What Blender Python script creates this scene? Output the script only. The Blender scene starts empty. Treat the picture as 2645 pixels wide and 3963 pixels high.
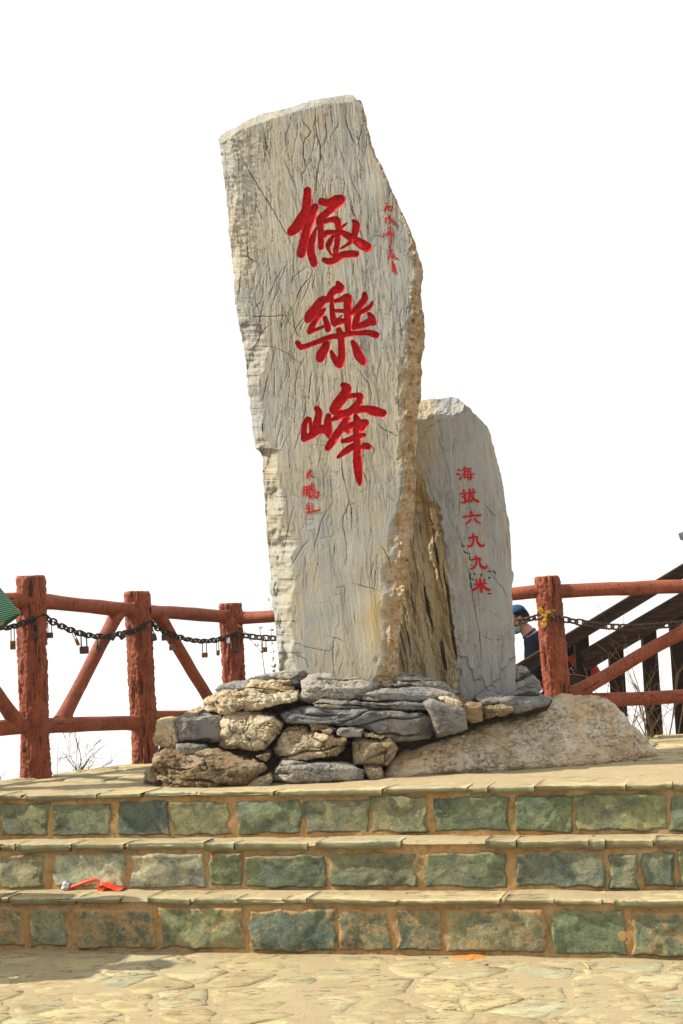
import bpy, math, random
import numpy as np
from mathutils import Vector, Matrix

# ------------------------------------------------------------------ camera, sky, sun, exposure
scn = bpy.context.scene
col = scn.collection
F = 3267.0                       # focal length in units of a 1568-wide picture
PITCH, ROLL, CZ = math.radians(5.52), math.radians(-2.58), 0.74

cam_d = bpy.data.cameras.new('camera')
cam_d.sensor_fit = 'HORIZONTAL'
cam_d.sensor_width = 24.0
cam_d.lens = F / 1568.0 * 24.0
cam_d.clip_end = 60000
cam = bpy.data.objects.new('camera', cam_d)
col.objects.link(cam)
CM = Matrix.Rotation(math.pi / 2 + PITCH, 4, 'X') @ Matrix.Rotation(ROLL, 4, 'Z')
cam.matrix_world = Matrix.Translation((0, 0, CZ)) @ CM
scn.camera = cam

SUN_EL, SUN_AZ = 41.0, -4.0      # azimuth: degrees in front of due left (here a little behind the stones)
sx, sy, sz = (-math.cos(math.radians(SUN_AZ)) * math.cos(math.radians(SUN_EL)),
              -math.sin(math.radians(SUN_AZ)) * math.cos(math.radians(SUN_EL)), math.sin(math.radians(SUN_EL)))
world = bpy.data.worlds.new('World')
scn.world = world
world.use_nodes = True
wn = world.node_tree
wn.nodes.clear()
wo = wn.nodes.new('ShaderNodeOutputWorld')
wb = wn.nodes.new('ShaderNodeBackground')
wb.inputs['Strength'].default_value = 0.11
sky = wn.nodes.new('ShaderNodeTexSky')
sky.sky_type = 'NISHITA'
sky.sun_disc = False
sky.sun_elevation = math.radians(SUN_EL)
sky.sun_rotation = math.atan2(sx, sy)
sky.altitude = 700
sky.air_density = 1.0
sky.dust_density = 2.0
sky.ozone_density = 1.0
veil = wn.nodes.new('ShaderNodeMix')            # bright milky haze over the whole sky
veil.data_type = 'RGBA'
veil.inputs[0].default_value = 0.82
veil.inputs[7].default_value = (7.45, 7.42, 7.38, 1)
wn.links.new(sky.outputs[0], veil.inputs[6])
wn.links.new(veil.outputs[2], wb.inputs['Color'])
wn.links.new(wb.outputs[0], wo.inputs['Surface'])

sun_d = bpy.data.lights.new('sun', 'SUN')
sun_d.energy = 5.0
sun_d.angle = math.radians(0.6)
sun_d.color = (1.0, 0.93, 0.80)
sun = bpy.data.objects.new('sun', sun_d)
sun.rotation_euler = Vector((sx, sy, sz)).to_track_quat('Z', 'Y').to_euler()
sun.location = (-30, -20, 40)
col.objects.link(sun)

vs = scn.view_settings
vs.view_transform = 'Standard'
vs.look = 'None'
vs.exposure = 0.58
vs.gamma = 1.0
vs.use_curve_mapping = False
scn.render.engine = 'CYCLES'
scn.cycles.use_denoising = True
scn.cycles.max_bounces = 6
scn.cycles.volume_bounces = 2
scn.cycles.transparent_max_bounces = 8

# ------------------------------------------------------------------ measuring helpers
_M = np.array([[CM[i][j] for j in range(3)] for i in range(3)])
_O = np.array([0, 0, CZ])


def rays(x, y):
    x = np.asarray(x, float)
    y = np.asarray(y, float)
    d = np.stack([(x - 784) / F, -(y - 1174.6) / F, -np.ones_like(x)], -1)
    return d @ _M.T


def at(x, y, Y):
    d = rays(x, y)
    t = np.asarray(Y) / d[..., 1]
    return _O + d * t[..., None]


def pl(x, y, z=0.0):
    d = rays(x, y)
    t = (z - CZ) / d[..., 2]
    return _O + d * t[..., None]


def frame(ox, oy, k):            # sheet-of-notes coordinates -> picture units
    s = 1568 / 2645.0
    return lambda pts: [((ox + p[0] * k) * s, (oy + p[1] * k) * s) + tuple(q * k * s for q in p[2:]) for p in pts]


# ------------------------------------------------------------------ noise
def _h(ix, iy, iz, seed):
    n = (ix.astype(np.int64) * 374761393 + iy.astype(np.int64) * 668265263 + iz.astype(np.int64) * 2147483647 + seed * 1274126177) & 0xffffffff
    n = ((n ^ (n >> 13)) * 1274126177) & 0xffffffff
    n = ((n ^ (n >> 16)) * 2246822519) & 0xffffffff
    return ((n ^ (n >> 15)) & 0xffffff) / float(0xffffff)


def vnoise(P, seed=0):
    P = np.asarray(P, float)
    i = np.floor(P)
    f = P - i
    f = f * f * f * (f * (f * 6 - 15) + 10)
    ix, iy, iz = i[..., 0], i[..., 1], i[..., 2]
    r = 0
    for a in (0, 1):
        wx = f[..., 0] if a else 1 - f[..., 0]
        for b in (0, 1):
            wy = f[..., 1] if b else 1 - f[..., 1]
            for c in (0, 1):
                wz = f[..., 2] if c else 1 - f[..., 2]
                r = r + wx * wy * wz * _h(ix + a, iy + b, iz + c, seed)
    return r * 2 - 1


def fbm(P, octv=4, seed=0, gain=0.5, ridged=False):
    P = np.asarray(P, float)
    r, a = 0, 1.0
    for o in range(octv):
        n = vnoise(P, seed + o * 17)
        if ridged:
            n = 1 - 2 * np.abs(n)
        r = r + n * a
        a *= gain
        P = P * 2.03 + 7.3
    return r


def cells(P, seed=0):            # F2-F1 of a jittered lattice
    P = np.asarray(P, float)
    i = np.floor(P)
    f1 = np.full(P.shape[:-1], 9.0)
    f2 = f1.copy()
    for a in (-1, 0, 1):
        for b in (-1, 0, 1):
            for c in (-1, 0, 1):
                q = i + np.array([a, b, c])
                o = np.stack([_h(q[..., 0], q[..., 1], q[..., 2], seed + k) for k in (1, 2, 3)], -1)
                d = np.linalg.norm(q + o - P, axis=-1)
                f2 = np.where(d < f1, f1, np.minimum(f2, d))
                f1 = np.minimum(f1, d)
    return f2 - f1


def sstep(a, b, x):
    t = np.clip((x - a) / (b - a), 0, 1)
    return t * t * (3 - 2 * t)


# ------------------------------------------------------------------ object helpers
def mesh_np(name, V, faces, mat, parent=None, smooth=True, attrs=None, base=(0, 0, 0)):
    """faces: an (n,4) / (n,3) array, or a list of arrays of different widths"""
    if isinstance(faces, np.ndarray):
        faces = [faces]
    faces = [np.asarray(f, np.int32) for f in faces if len(f)]
    me = bpy.data.meshes.new(name)
    V = np.asarray(V, np.float32) - np.asarray(base, np.float32)
    me.vertices.add(len(V))
    me.vertices.foreach_set('co', V.ravel())
    nl = sum(f.size for f in faces)
    npoly = sum(len(f) for f in faces)
    me.loops.add(nl)
    me.polygons.add(npoly)
    me.loops.foreach_set('vertex_index', np.concatenate([f.ravel() for f in faces]))
    tot = np.concatenate([np.full(len(f), f.shape[1]) for f in faces])
    st = np.concatenate([[0], np.cumsum(tot)[:-1]])
    me.polygons.foreach_set('loop_start', st.astype(np.int32))
    me.update(calc_edges=True)
    me.validate()
    if smooth:
        me.polygons.foreach_set('use_smooth', np.ones(len(me.polygons), bool))
    for k, v in (attrs or {}).items():
        a = me.attributes.new(k, 'FLOAT', 'POINT')
        a.data.foreach_set('value', np.asarray(v, np.float32))
    if mat is not None:
        me.materials.append(mat)
    return link(name, me, parent)


def link(name, me, parent=None):
    o = bpy.data.objects.new(name, me)
    col.objects.link(o)
    if parent is not None:
        o.parent = parent
    return o


def tag(o, label=None, cat=None, group=None, kind=None):
    if label: o['label'] = label
    if cat: o['category'] = cat
    if group: o['group'] = group
    if kind: o['kind'] = kind
    return o


def thing(name, loc, label, cat, group=None, kind=None):
    o = bpy.data.objects.new(name, None)
    o.empty_display_size = 0.1
    col.objects.link(o)
    o.location = loc
    return tag(o, label, cat, group, kind)


class MB:                        # small collector of shapes, in world coordinates
    def __init__(s):
        s.v, s.f = [], []

    def add(s, V, Fs):
        n = len(s.v)
        s.v += [tuple(p) for p in V]
        s.f += [tuple(i + n for i in f) for f in Fs]

    def box(s, c, h, R=None):
        c = np.array(c, float)
        P = [np.array([a * h[0], b * h[1], d * h[2]]) for a in (-1, 1) for b in (-1, 1) for d in (-1, 1)]
        if R is not None:
            P = [R @ p for p in P]
        s.add([c + p for p in P], [(0, 1, 3, 2), (4, 6, 7, 5), (0, 4, 5, 1), (2, 3, 7, 6), (0, 2, 6, 4), (1, 5, 7, 3)])

    def tube(s, pts, rad, n=8, cap=True, closed=False):
        pts = [np.array(p, float) for p in pts]
        rad = [rad] * len(pts) if np.isscalar(rad) else rad
        m = len(pts)
        up = None
        V = []
        for i in range(m):
            t = (pts[(i + 1) % m] - pts[i - 1]) if closed else (pts[min(i + 1, m - 1)] - pts[max(i - 1, 0)])
            t = t / (np.linalg.norm(t) + 1e-12)
            if up is None:
                up = np.array([0, 0, 1.]) if abs(t[2]) < .9 else np.array([1., 0, 0])
            a = np.cross(t, up); a /= np.linalg.norm(a) + 1e-12
            b = np.cross(a, t)
            up = b
            for k in range(n):
                w = 2 * math.pi * k / n
                V.append(pts[i] + rad[i] * (a * math.cos(w) + b * math.sin(w)))
        Fs = []
        for i in range(m if closed else m - 1):
            j = (i + 1) % m
            for k in range(n):
                l = (k + 1) % n
                Fs.append((i * n + k, i * n + l, j * n + l, j * n + k))
        if cap and not closed:
            Fs.append(tuple(range(n))[::-1])
            Fs.append(tuple(range((m - 1) * n, m * n)))
        s.add(V, Fs)

    def build(s, name, mat, parent=None, base=(0, 0, 0), smooth=False):
        me = bpy.data.meshes.new(name)
        b = np.array(base, float)
        me.from_pydata([tuple(np.array(p) - b) for p in s.v], [], s.f)
        me.update()
        if smooth:
            me.polygons.foreach_set('use_smooth', np.ones(len(me.polygons), bool))
        if mat: me.materials.append(mat)
        return link(name, me, parent)


# ------------------------------------------------------------------ materials
class NT:
    def __init__(s, name, rough=0.85, spec=0.3):
        s.m = bpy.data.materials.new(name)
        s.m.use_nodes = True
        s.t = s.m.node_tree
        s.b = s.t.nodes['Principled BSDF']
        s.b.inputs['Roughness'].default_value = rough
        s.b.inputs['Specular IOR Level'].default_value = spec
        s.tc = s.t.nodes.new('ShaderNodeTexCoord')

    def n(s, t):
        return s.t.nodes.new(t)

    def put(s, sock, v):
        if v is None: return
        if hasattr(v, 'node'): s.t.links.new(v, sock)
        elif isinstance(v, (tuple, list)) and len(v) == 3 and sock.type == 'RGBA': sock.default_value = (*v, 1)
        else: sock.default_value = v

    def co(s, scale=(1, 1, 1), rot=(0, 0, 0), off=None, src=None):
        m = s.n('ShaderNodeMapping')
        m.inputs['Scale'].default_value = scale
        m.inputs['Rotation'].default_value = rot
        s.t.links.new(src or s.tc.outputs['Object'], m.inputs['Vector'])
        if off is not None: s.put(m.inputs['Location'], off)
        return m.outputs[0]

    def noise(s, scale, detail=5, rough=.6, co=None, dist=0.0, out=0):
        m = s.n('ShaderNodeTexNoise')
        m.inputs['Scale'].default_value = scale
        m.inputs['Detail'].default_value = detail
        m.inputs['Roughness'].default_value = rough
        m.inputs['Distortion'].default_value = dist
        s.t.links.new(co or s.tc.outputs['Object'], m.inputs['Vector'])
        return m.outputs[out]

    def voro(s, scale, feature='F1', co=None, out=0):
        m = s.n('ShaderNodeTexVoronoi')
        m.feature = feature
        m.inputs['Scale'].default_value = scale
        s.t.links.new(co or s.tc.outputs['Object'], m.inputs['Vector'])
        return m.outputs[out]

    def ramp(s, v, stops):
        m = s.n('ShaderNodeValToRGB')
        e = m.color_ramp.elements
        while len(e) < len(stops): e.new(.5)
        for i, (p, c) in enumerate(stops):
            e[i].position = p
            e[i].color = (c, c, c, 1) if np.isscalar(c) else (*c, 1)
        s.put(m.inputs[0], v)
        return m.outputs[0]

    def rng(s, v, a, b, c=0.0, d=1.0):
        m = s.n('ShaderNodeMapRange')
        for i, q in enumerate((v, a, b, c, d)): s.put(m.inputs[i], q)
        return m.outputs[0]

    def mix(s, f, a, b, mode='MIX'):
        m = s.n('ShaderNodeMix')
        m.data_type = 'RGBA'
        m.blend_type = mode
        s.put(m.inputs[0], f); s.put(m.inputs[6], a); s.put(m.inputs[7], b)
        return m.outputs[2]

    def math(s, op, a, b=None):
        m = s.n('ShaderNodeMath')
        m.operation = op
        s.put(m.inputs[0], a)
        if b is not None: s.put(m.inputs[1], b)
        return m.outputs[0]

    def lines(s, co, width, detail=3, rough=.5, dist=0.0):      # thin wandering cracks: where a noise crosses its middle value
        n_ = s.noise(1, detail, rough, co, dist)
        return s.rng(s.math('ABSOLUTE', s.math('SUBTRACT', n_, .5)), 0, width, 1, 0)

    def attr(s, name):
        m = s.n('ShaderNodeAttribute')
        m.attribute_name = name
        return m.outputs['Fac']

    def oi(s, which):
        return s.n('ShaderNodeObjectInfo').outputs[which]

    def bump(s, h, dist=.01, strength=1.0):
        m = s.n('ShaderNodeBump')
        m.inputs['Distance'].default_value = dist
        m.inputs['Strength'].default_value = strength
        s.put(m.inputs['Height'], h)
        s.t.links.new(m.outputs[0], s.b.inputs['Normal'])

    def color(s, c):
        s.put(s.b.inputs['Base Color'], c)
        return s.m


def seeded(nt, scale=40.0):      # shift the pattern from object to object
    m = nt.n('ShaderNodeVectorMath'); m.operation = 'ADD'
    c = nt.n('ShaderNodeCombineXYZ')
    r = nt.math('MULTIPLY', nt.oi('Random'), scale)
    for i in range(3): nt.t.links.new(r, c.inputs[i])
    nt.t.links.new(nt.tc.outputs['Object'], m.inputs[0]); nt.t.links.new(c.outputs[0], m.inputs[1])
    return m.outputs[0]


def mk_stele(name, tone, fine_amt=1.0):
    t = NT(name, .8, .25)
    g = t.noise(1.0, 6, .65, t.co((9, 9, 1.1), (0, math.radians(-4), 0)))
    g2 = t.noise(1.0, 5, .7, t.co((60, 60, 4), (0, math.radians(-5), 0)))
    big = t.noise(1.7, 4, .6)
    c = t.mix(t.ramp(g, [(.35, 0), (.68, 1)]), tone[0], tone[1])
    c = t.mix(t.ramp(big, [(.42, 0), (.66, .85)]), c, tone[2])
    c = t.mix(t.math('MULTIPLY', t.ramp(g2, [(.54, 0), (.72, .35)]), t.attr('grain')), c, tone[3])
    c = t.mix(t.ramp(t.noise(3.1, 6, .7, t.co((1, 1, .45))), [(.48, 0), (.66, .6)]), c, tone[4])
    bl = t.noise(5.5, 6, .75)
    c = t.mix(t.ramp(bl, [(.54, 0), (.68, .6)]), c, (.235, .255, .285))
    c = t.mix(t.ramp(t.noise(13, 7, .8), [(.52, 0), (.66, .45)]), c, (.30, .235, .13))
    st = t.attr('stain')
    n1 = t.noise(7, 6, .7, t.co((1.6, 1.6, .5)))
    m1 = t.rng(t.math('ADD', st, t.math('MULTIPLY', n1, 1.0)), .85, 1.25)
    oc = t.mix(t.ramp(t.noise(16, 5, .7), [(.4, 0), (.62, 1)]), (.35, .225, .10), (.42, .335, .225))
    oc = t.mix(t.ramp(t.noise(30, 4, .7), [(.55, 0), (.7, .7)]), oc, (.12, .07, .04))
    c = t.mix(m1, c, oc)
    ye = t.attr('yellow')
    n3 = t.noise(9, 6, .75, t.co((1.5, 1.5, .6)))
    c = t.mix(t.rng(t.math('ADD', ye, n3), .95, 1.5, 0, .8), c, (.47, .325, .115))
    rust = t.noise(11, 5, .6, t.co((2, 2, .5)))
    c = t.mix(t.math('MULTIPLY', t.ramp(rust, [(.68, 0), (.74, .8)]), t.rng(st, .1, .5)), c, (.36, .12, .06))
    fine = t.noise(170, 3, .6)
    c = t.mix(.55, c, t.mix(fine, (.55, .55, .55), (1.35, 1.35, 1.3)), 'MULTIPLY')
    rot = (0, math.radians(-6), 0)
    l1 = t.math('MULTIPLY', t.lines(t.co((26, 26, 1.5), rot), .0125), t.ramp(t.noise(3.0, 3, .6), [(.40, 0), (.58, 1)]))
    l2 = t.math('MULTIPLY', t.lines(t.co((55, 55, 5.0), (0, math.radians(-14), 0)), .016), t.ramp(t.noise(4.1, 3, .6, t.co((1, 1, 1), off=(3, 7, 1))), [(.45, 0), (.6, .9)]))
    l3 = t.math('MULTIPLY', t.lines(t.co((9, 9, 5.5), (0, .5, 0)), .006), t.ramp(t.noise(2.3, 3, .6, t.co((1, 1, 1), off=(9, 2, 4))), [(.5, 0), (.62, .8)]))
    ln = t.math('MULTIPLY', t.math('MULTIPLY', t.math('MAXIMUM', t.math('MAXIMUM', l1, l2), l3), fine_amt), t.attr('grain'))
    c = t.mix(t.math('MULTIPLY', ln, .9), c, (.055, .038, .02))
    c = t.mix(t.rng(t.attr('crack'), .12, .6, 0, .96), c, (.022, .015, .009))
    t.bump(t.math('SUBTRACT', t.math('ADD', t.noise(120, 5, .7), t.math('MULTIPLY', g2, .5)), t.math('MULTIPLY', ln, 2.2)), .004, .7)
    return t.color(c)


def mk_rock(name, a, b, c2, spot=None, scale=1.0):
    t = NT(name, .85, .25)
    co = seeded(t)
    g = t.noise(5 * scale, 6, .65, co)
    c = t.mix(t.ramp(g, [(.36, 0), (.66, 1)]), a, b)
    g2 = t.noise(2.2 * scale, 5, .6, co)
    c = t.mix(t.ramp(g2, [(.46, 0), (.6, .9)]), c, c2)
    f = t.noise(1, 4, .7, t.co((14, 14, 110), (0, .05, 0)))
    c = t.mix(.5, c, t.mix(f, (.55, .54, .52), (1.35, 1.33, 1.3)), 'MULTIPLY')
    if spot:
        s1 = t.noise(26, 6, .75, co)
        c = t.mix(t.ramp(s1, [(.53, 0), (.62, .9)]), c, spot)
        s2 = t.noise(60, 4, .7, co)
        c = t.mix(t.math('MULTIPLY', t.ramp(s2, [(.58, 0), (.64, .9)]), t.ramp(t.noise(4, 4, .6, co), [(.45, 0), (.6, 1)])), c, (.06, .046, .035))
    ln = t.math('MULTIPLY', t.math('MAXIMUM', t.lines(t.co((11, 11, 30), (0, .06, 0), src=co), .02, 4, .6), t.lines(t.co((24, 24, 13), src=co), .013, 3, .6)), t.ramp(t.noise(6, 3, .6, co), [(.42, 0), (.58, 1)]))
    c = t.mix(t.math('MULTIPLY', ln, .55 if not spot else .3), c, (.06, .044, .027))
    c = t.mix(t.rng(t.attr('crack'), .2, .8, 0, .9), c, (.03, .02, .012))
    gr = t.noise(110, 4, .75, co)
    c = t.mix(.5, c, t.mix(gr, (.6, .6, .6), (1.35, 1.35, 1.35)), 'MULTIPLY')
    t.bump(t.math('SUBTRACT', t.math('ADD', t.noise(60, 7, .8, co), t.math('MULTIPLY', f, .6)), t.math('MULTIPLY', ln, .9)), .010, 1.0)
    return t.color(c)


M = {}
M['stele'] = mk_stele('pale_limestone', ((.262, .268, .258), (.34, .322, .262), (.355, .30, .195), (.18, .14, .09), (.385, .355, .282)))
M['stele2'] = mk_stele('grey_limestone', ((.27, .272, .272), (.345, .332, .295), (.30, .302, .30), (.26, .21, .13), (.335, .32, .28)), .55)
M['rock_cream'] = mk_rock('cream_rock', (.60, .51, .35), (.48, .41, .29), (.48, .34, .17))
M['rock_grey'] = mk_rock('grey_rock', (.30, .285, .25), (.42, .38, .295), (.21, .212, .215))
M['rock_blue'] = mk_rock('blue_grey_rock', (.16, .168, .18), (.235, .235, .228), (.29, .25, .175))
M['rock_brown'] = mk_rock('brown_rock', (.29, .22, .12), (.385, .31, .195), (.22, .14, .07))
M['boulder'] = mk_rock('speckled_boulder_stone', (.55, .455, .31), (.66, .60, .48), (.54, .37, .20), (.30, .24, .165))
t = NT('earth_mortar', .95, .1)
c = t.mix(t.ramp(t.noise(14, 6, .7), [(.35, 0), (.65, 1)]), (.045, .03, .018), (.12, .08, .042))  # earth brown, darkened to paint shade into the gaps between the rocks
t.bump(t.noise(60, 6, .8), .02, 1)
M['earth'] = t.color(c)

t = NT('carved_red_paint', .7, .12)
c = t.mix(t.ramp(t.noise(22, 6, .7), [(.35, 0), (.65, 1)]), (.30, .003, .004), (.47, .006, .009))
c = t.mix(t.ramp(t.noise(9, 6, .75), [(.58, 0), (.72, .5)]), c, (.17, .006, .006))
wear = t.math('MULTIPLY', t.attr('rim'), t.noise(60, 5, .7))
c = t.mix(t.rng(wear, .42, .70, 0, .6), c, (.50, .16, .17))
t.bump(t.noise(90, 4, .6), .003, .6)
M['red'] = t.color(c)
t = NT('faded_seal_stone', .9, .2)
M['seal'] = t.color(t.mix(t.ramp(t.noise(85, 3, .5, t.co((1, 1, 1))), [(.45, 0), (.55, 1)]), (.25, .255, .25), (.32, .315, .285)))

# slate of the steps: the object's own colour is the stone's tint, "smear" is mortar rubbed over the face
t = NT('green_slate_face', .75, .3)
co = seeded(t)
g = t.noise(7, 7, .7, co, .6)
base = t.oi('Color')
c = t.mix(t.ramp(g, [(.36, 0), (.64, 1)]), t.mix(1, base, (.45, .55, .57), 'MULTIPLY'), t.mix(1, base, (1.45, 1.35, 1.05), 'MULTIPLY'))
v = t.noise(3.2, 6, .75, co, 1.2)
c = t.mix(t.ramp(v, [(.54, 0), (.66, .7)]), c, (.36, .335, .21))
c = t.mix(t.math('MULTIPLY', t.lines(t.co((7, 7, 9), (.3, .7, .2), src=co), .012, 5, .65), .7), c, (.035, .04, .03))
c = t.mix(t.ramp(t.noise(4.5, 5, .7, co), [(.56, 0), (.68, .7)]), c, (.11, .135, .13))
sm = t.math('ADD', t.attr('smear'), t.math('MULTIPLY', t.math('SUBTRACT', t.noise(16, 8, .82, co), .5), 1.7))
om = t.mix(t.ramp(t.noise(18, 5, .7, co), [(.35, 0), (.7, 1)]), (.50, .265, .085), (.50, .355, .185))
c = t.mix(t.rng(sm, .46, .72), c, om)
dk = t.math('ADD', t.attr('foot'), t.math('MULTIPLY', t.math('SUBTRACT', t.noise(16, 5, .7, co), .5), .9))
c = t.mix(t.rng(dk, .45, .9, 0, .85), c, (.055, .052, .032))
sp_ = t.noise(75, 5, .75, co)
c = t.mix(.6, c, t.mix(sp_, (.5, .5, .5), (1.5, 1.5, 1.45)), 'MULTIPLY')
t.bump(t.math('ADD', t.noise(40, 7, .8, co), t.math('MULTIPLY', g, 2.0)), .016, 1.0)
M['slate'] = t.color(c)

t = NT('slate_slab', .92, .08)
co = seeded(t)
base = t.oi('Color')
g = t.noise(1, 6, .7, t.co((4, 9, 9), src=co))
c = t.mix(t.ramp(g, [(.33, 0), (.68, 1)]), t.mix(1, base, (.72, .75, .75), 'MULTIPLY'), t.mix(1, base, (1.2, 1.15, 1.02), 'MULTIPLY'))
c = t.mix(t.ramp(t.noise(6, 6, .75, co), [(.5, 0), (.62, .8)]), c, (.295, .21, .11))
c = t.mix(t.ramp(t.noise(30, 5, .75, co), [(.62, 0), (.72, .6)]), c, (.16, .14, .09))
sp_ = t.noise(55, 6, .8, co)
c = t.mix(.65, c, t.mix(sp_, (.45, .45, .45), (1.55, 1.52, 1.48)), 'MULTIPLY')
ln = t.math('MULTIPLY', t.lines(t.co((3, 10, 9), (0, 0, -.2), src=co), .018, 5, .65), t.ramp(t.noise(4, 3, .6, co), [(.45, 0), (.55, 1)]))
c = t.mix(ln, c, (.05, .042, .028))
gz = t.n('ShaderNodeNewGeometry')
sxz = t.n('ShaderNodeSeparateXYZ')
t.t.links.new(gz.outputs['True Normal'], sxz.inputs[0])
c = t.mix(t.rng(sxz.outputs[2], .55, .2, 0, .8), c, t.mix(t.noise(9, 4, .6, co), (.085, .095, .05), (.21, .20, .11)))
t.bump(t.math('ADD', t.noise(40, 6, .75, co), t.noise(1, 4, .6, t.co((8, 30, 30), src=co))), .008, .8)
M['slab'] = t.color(c)

t = NT('sandy_mortar', .97, .05)
c = t.mix(t.ramp(t.noise(3, 6, .7), [(.35, 0), (.66, 1)]), (.41, .325, .185), (.435, .36, .22))
c = t.mix(t.ramp(t.noise(22, 7, .8), [(.54, 0), (.70, .7)]), c, (.27, .19, .10))
c = t.mix(.55, c, t.mix(t.noise(80, 5, .8), (.5, .5, .5), (1.5, 1.47, 1.42)), 'MULTIPLY')
t.bump(t.noise(55, 7, .8), .012, 1)
ln = t.math('MULTIPLY', t.lines(t.co((2.5, 11, 3), (0, 0, -.25)), .014, 5, .65), t.ramp(t.noise(5, 3, .6), [(.5, 0), (.6, .9)]))
c = t.mix(ln, c, (.06, .045, .026))
M['mortar'] = t.color(c)
t = NT('orange_wall_mortar', .95, .1)
c = t.mix(t.ramp(t.noise(6, 6, .7), [(.35, 0), (.66, 1)]), (.50, .265, .085), (.48, .35, .18))
c = t.mix(t.ramp(t.noise(13, 7, .8), [(.48, 0), (.66, .85)]), c, (.19, .125, .06))
c = t.mix(t.math('MULTIPLY', t.lines(t.co((9, 9, 6)), .007, 4, .6), .45), c, (.07, .045, .022))
t.bump(t.noise(45, 7, .8), .015, 1)
M['wall_mortar'] = t.color(c)

t = NT('red_brown_fence_paint', .62, .3)
co = seeded(t)
c = t.mix(t.ramp(t.noise(9, 5, .6, co), [(.35, 0), (.68, 1)]), (.25, .052, .018), (.33, .085, .032))
c = t.mix(t.ramp(t.noise(60, 4, .7, co), [(.62, 0), (.7, .5)]), c, (.33, .16, .10))
c = t.mix(t.math('MULTIPLY', t.lines(t.co((34, 34, 5), src=co), .03, 4, .6), .75), c, (.05, .012, .006))
c = t.mix(t.ramp(t.noise(5, 6, .75, co), [(.5, 0), (.68, .65)]), c, (.10, .028, .014))
c = t.mix(.5, c, t.mix(t.noise(120, 4, .75, co), (.5, .5, .5), (1.5, 1.5, 1.5)), 'MULTIPLY')
c = t.mix(t.rng(t.attr('crack'), .1, .7, 0, .9), c, (.03, .008, .004))
t.bump(t.noise(60, 7, .8, co), .008, 1.0)
M['fence'] = t.color(c)
t = NT('dark_stair_timber', .9, .05)
co = t.co((3, 3, 3))
c = t.mix(t.ramp(t.noise(1, 6, .7, t.co((3, 40, 40))), [(.35, 0), (.7, 1)]), (.010, .006, .004), (.030, .016, .010))
t.bump(t.noise(1, 5, .7, t.co((6, 90, 90))), .004, .7)
M['timber'] = t.color(c)
t = NT('weathered_handrail_timber', .9, .08)
c = t.mix(t.ramp(t.noise(1, 6, .7, t.co((3, 50, 50), (0, -.55, 0))), [(.35, 0), (.7, 1)]), (.024, .012, .007), (.075, .041, .023))
t.bump(t.noise(1, 5, .7, t.co((6, 90, 90), (0, -.55, 0))), .004, .7)
M['rail_timber'] = t.color(c)


def simple(name, a, b=None, rough=.6, spec=.4, metal=0, sc=20, bump=0):
    t = NT(name, rough, spec)
    t.b.inputs['Metallic'].default_value = metal
    if bump: t.bump(t.noise(sc * 2, 5, .7), bump, .8)
    return t.color(t.mix(t.ramp(t.noise(sc, 5, .65), [(.35, 0), (.68, 1)]), a, b or tuple(q * .75 for q in a)))


M['chain'] = simple('black_rusted_iron', (.012, .009, .008), (.035, .018, .011), .6, .4, .3, 60)
M['chain2'] = simple('brown_rusted_iron', (.05, .028, .018), (.10, .05, .03), .6, .4, .3, 60)
M['lock_dark'] = simple('dark_tarnished_lock', (.018, .013, .010), (.10, .04, .015), .5, .5, .4, 45)
M['lock_brass'] = simple('tarnished_brass_lock', (.28, .13, .03), (.06, .025, .012), .45, .5, .5, 35)
M['gold'] = simple('yellow_brass', (.62, .40, .02), (.50, .30, .01), .35, .5, .5, 30)
M['twig'] = simple('bare_twig_bark', (.19, .115, .045), (.11, .06, .025), .8, .2, 0, 40)
M['twig_dark'] = simple('dark_twig_bark', (.06, .045, .035), (.11, .08, .06), .8, .2, 0, 40)
M['bud'] = simple('spring_leaf_bud', (.30, .22, .06), (.26, .10, .06), .7, .3, 0, 90)
M['skin'] = simple('skin', (.40, .20, .115), (.36, .17, .10), .5, .4, 0, 20)
M['hair'] = simple('black_hair', (.003, .003, .003), (.006, .005, .005), .7, .1, 0, 60)
M['navy'] = simple('navy_jacket_cloth', (.003, .004, .009), (.005, .007, .015), 1.0, .02, 0, 30)
M['blue'] = simple('blue_cap_cloth', (.014, .05, .13), (.02, .07, .16), .8, .2, 0, 40)
M['bluetrim'] = simple('royal_blue_trim', (.006, .016, .075), (.008, .02, .09), .7, .3, 0, 40)
M['mask'] = simple('pale_blue_face_mask', (.16, .33, .38), (.20, .40, .45), .8, .2, 0, 40)
M['orange'] = simple('red_orange_backpack_cloth', (.75, .045, .010), (.60, .03, .008), .6, .3, 0, 14)
M['white'] = simple('white_print', (.75, .75, .75), None, .7)
M['trouser'] = simple('dark_trouser_cloth', (.02, .02, .024), None, .8, .2)
M['plastic'] = simple('red_orange_plastic', (.78, .05, .008), (.70, .035, .006), .28, .5, 0, 25)
M['foil'] = simple('silver_foil', (.55, .55, .57), (.40, .40, .43), .25, .6, .9, 30)
M['straw'] = simple('dry_straw', (.55, .42, .13), None, .7)
M['pebble'] = simple('dark_pebble_stone', (.05, .045, .045), (.11, .09, .08), .8, .3, 0, 40)
M['sand'] = simple('orange_sand', (.52, .22, .045), (.42, .17, .04), .95, .1, 0, 90, .004)
M['tile'] = simple('dark_roof_tile', (.03, .03, .034), (.05, .05, .052), .7, .3, 0, 30)
t = NT('green_striped_cloth', .8, .2)
w = t.n('ShaderNodeTexWave'); w.wave_type = 'BANDS'; w.bands_direction = 'Z'
w.inputs['Scale'].default_value = 26; w.inputs['Distortion'].default_value = .25
t.t.links.new(t.co((1, 1, 1), (0, math.radians(12), 0)), w.inputs['Vector'])
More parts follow.
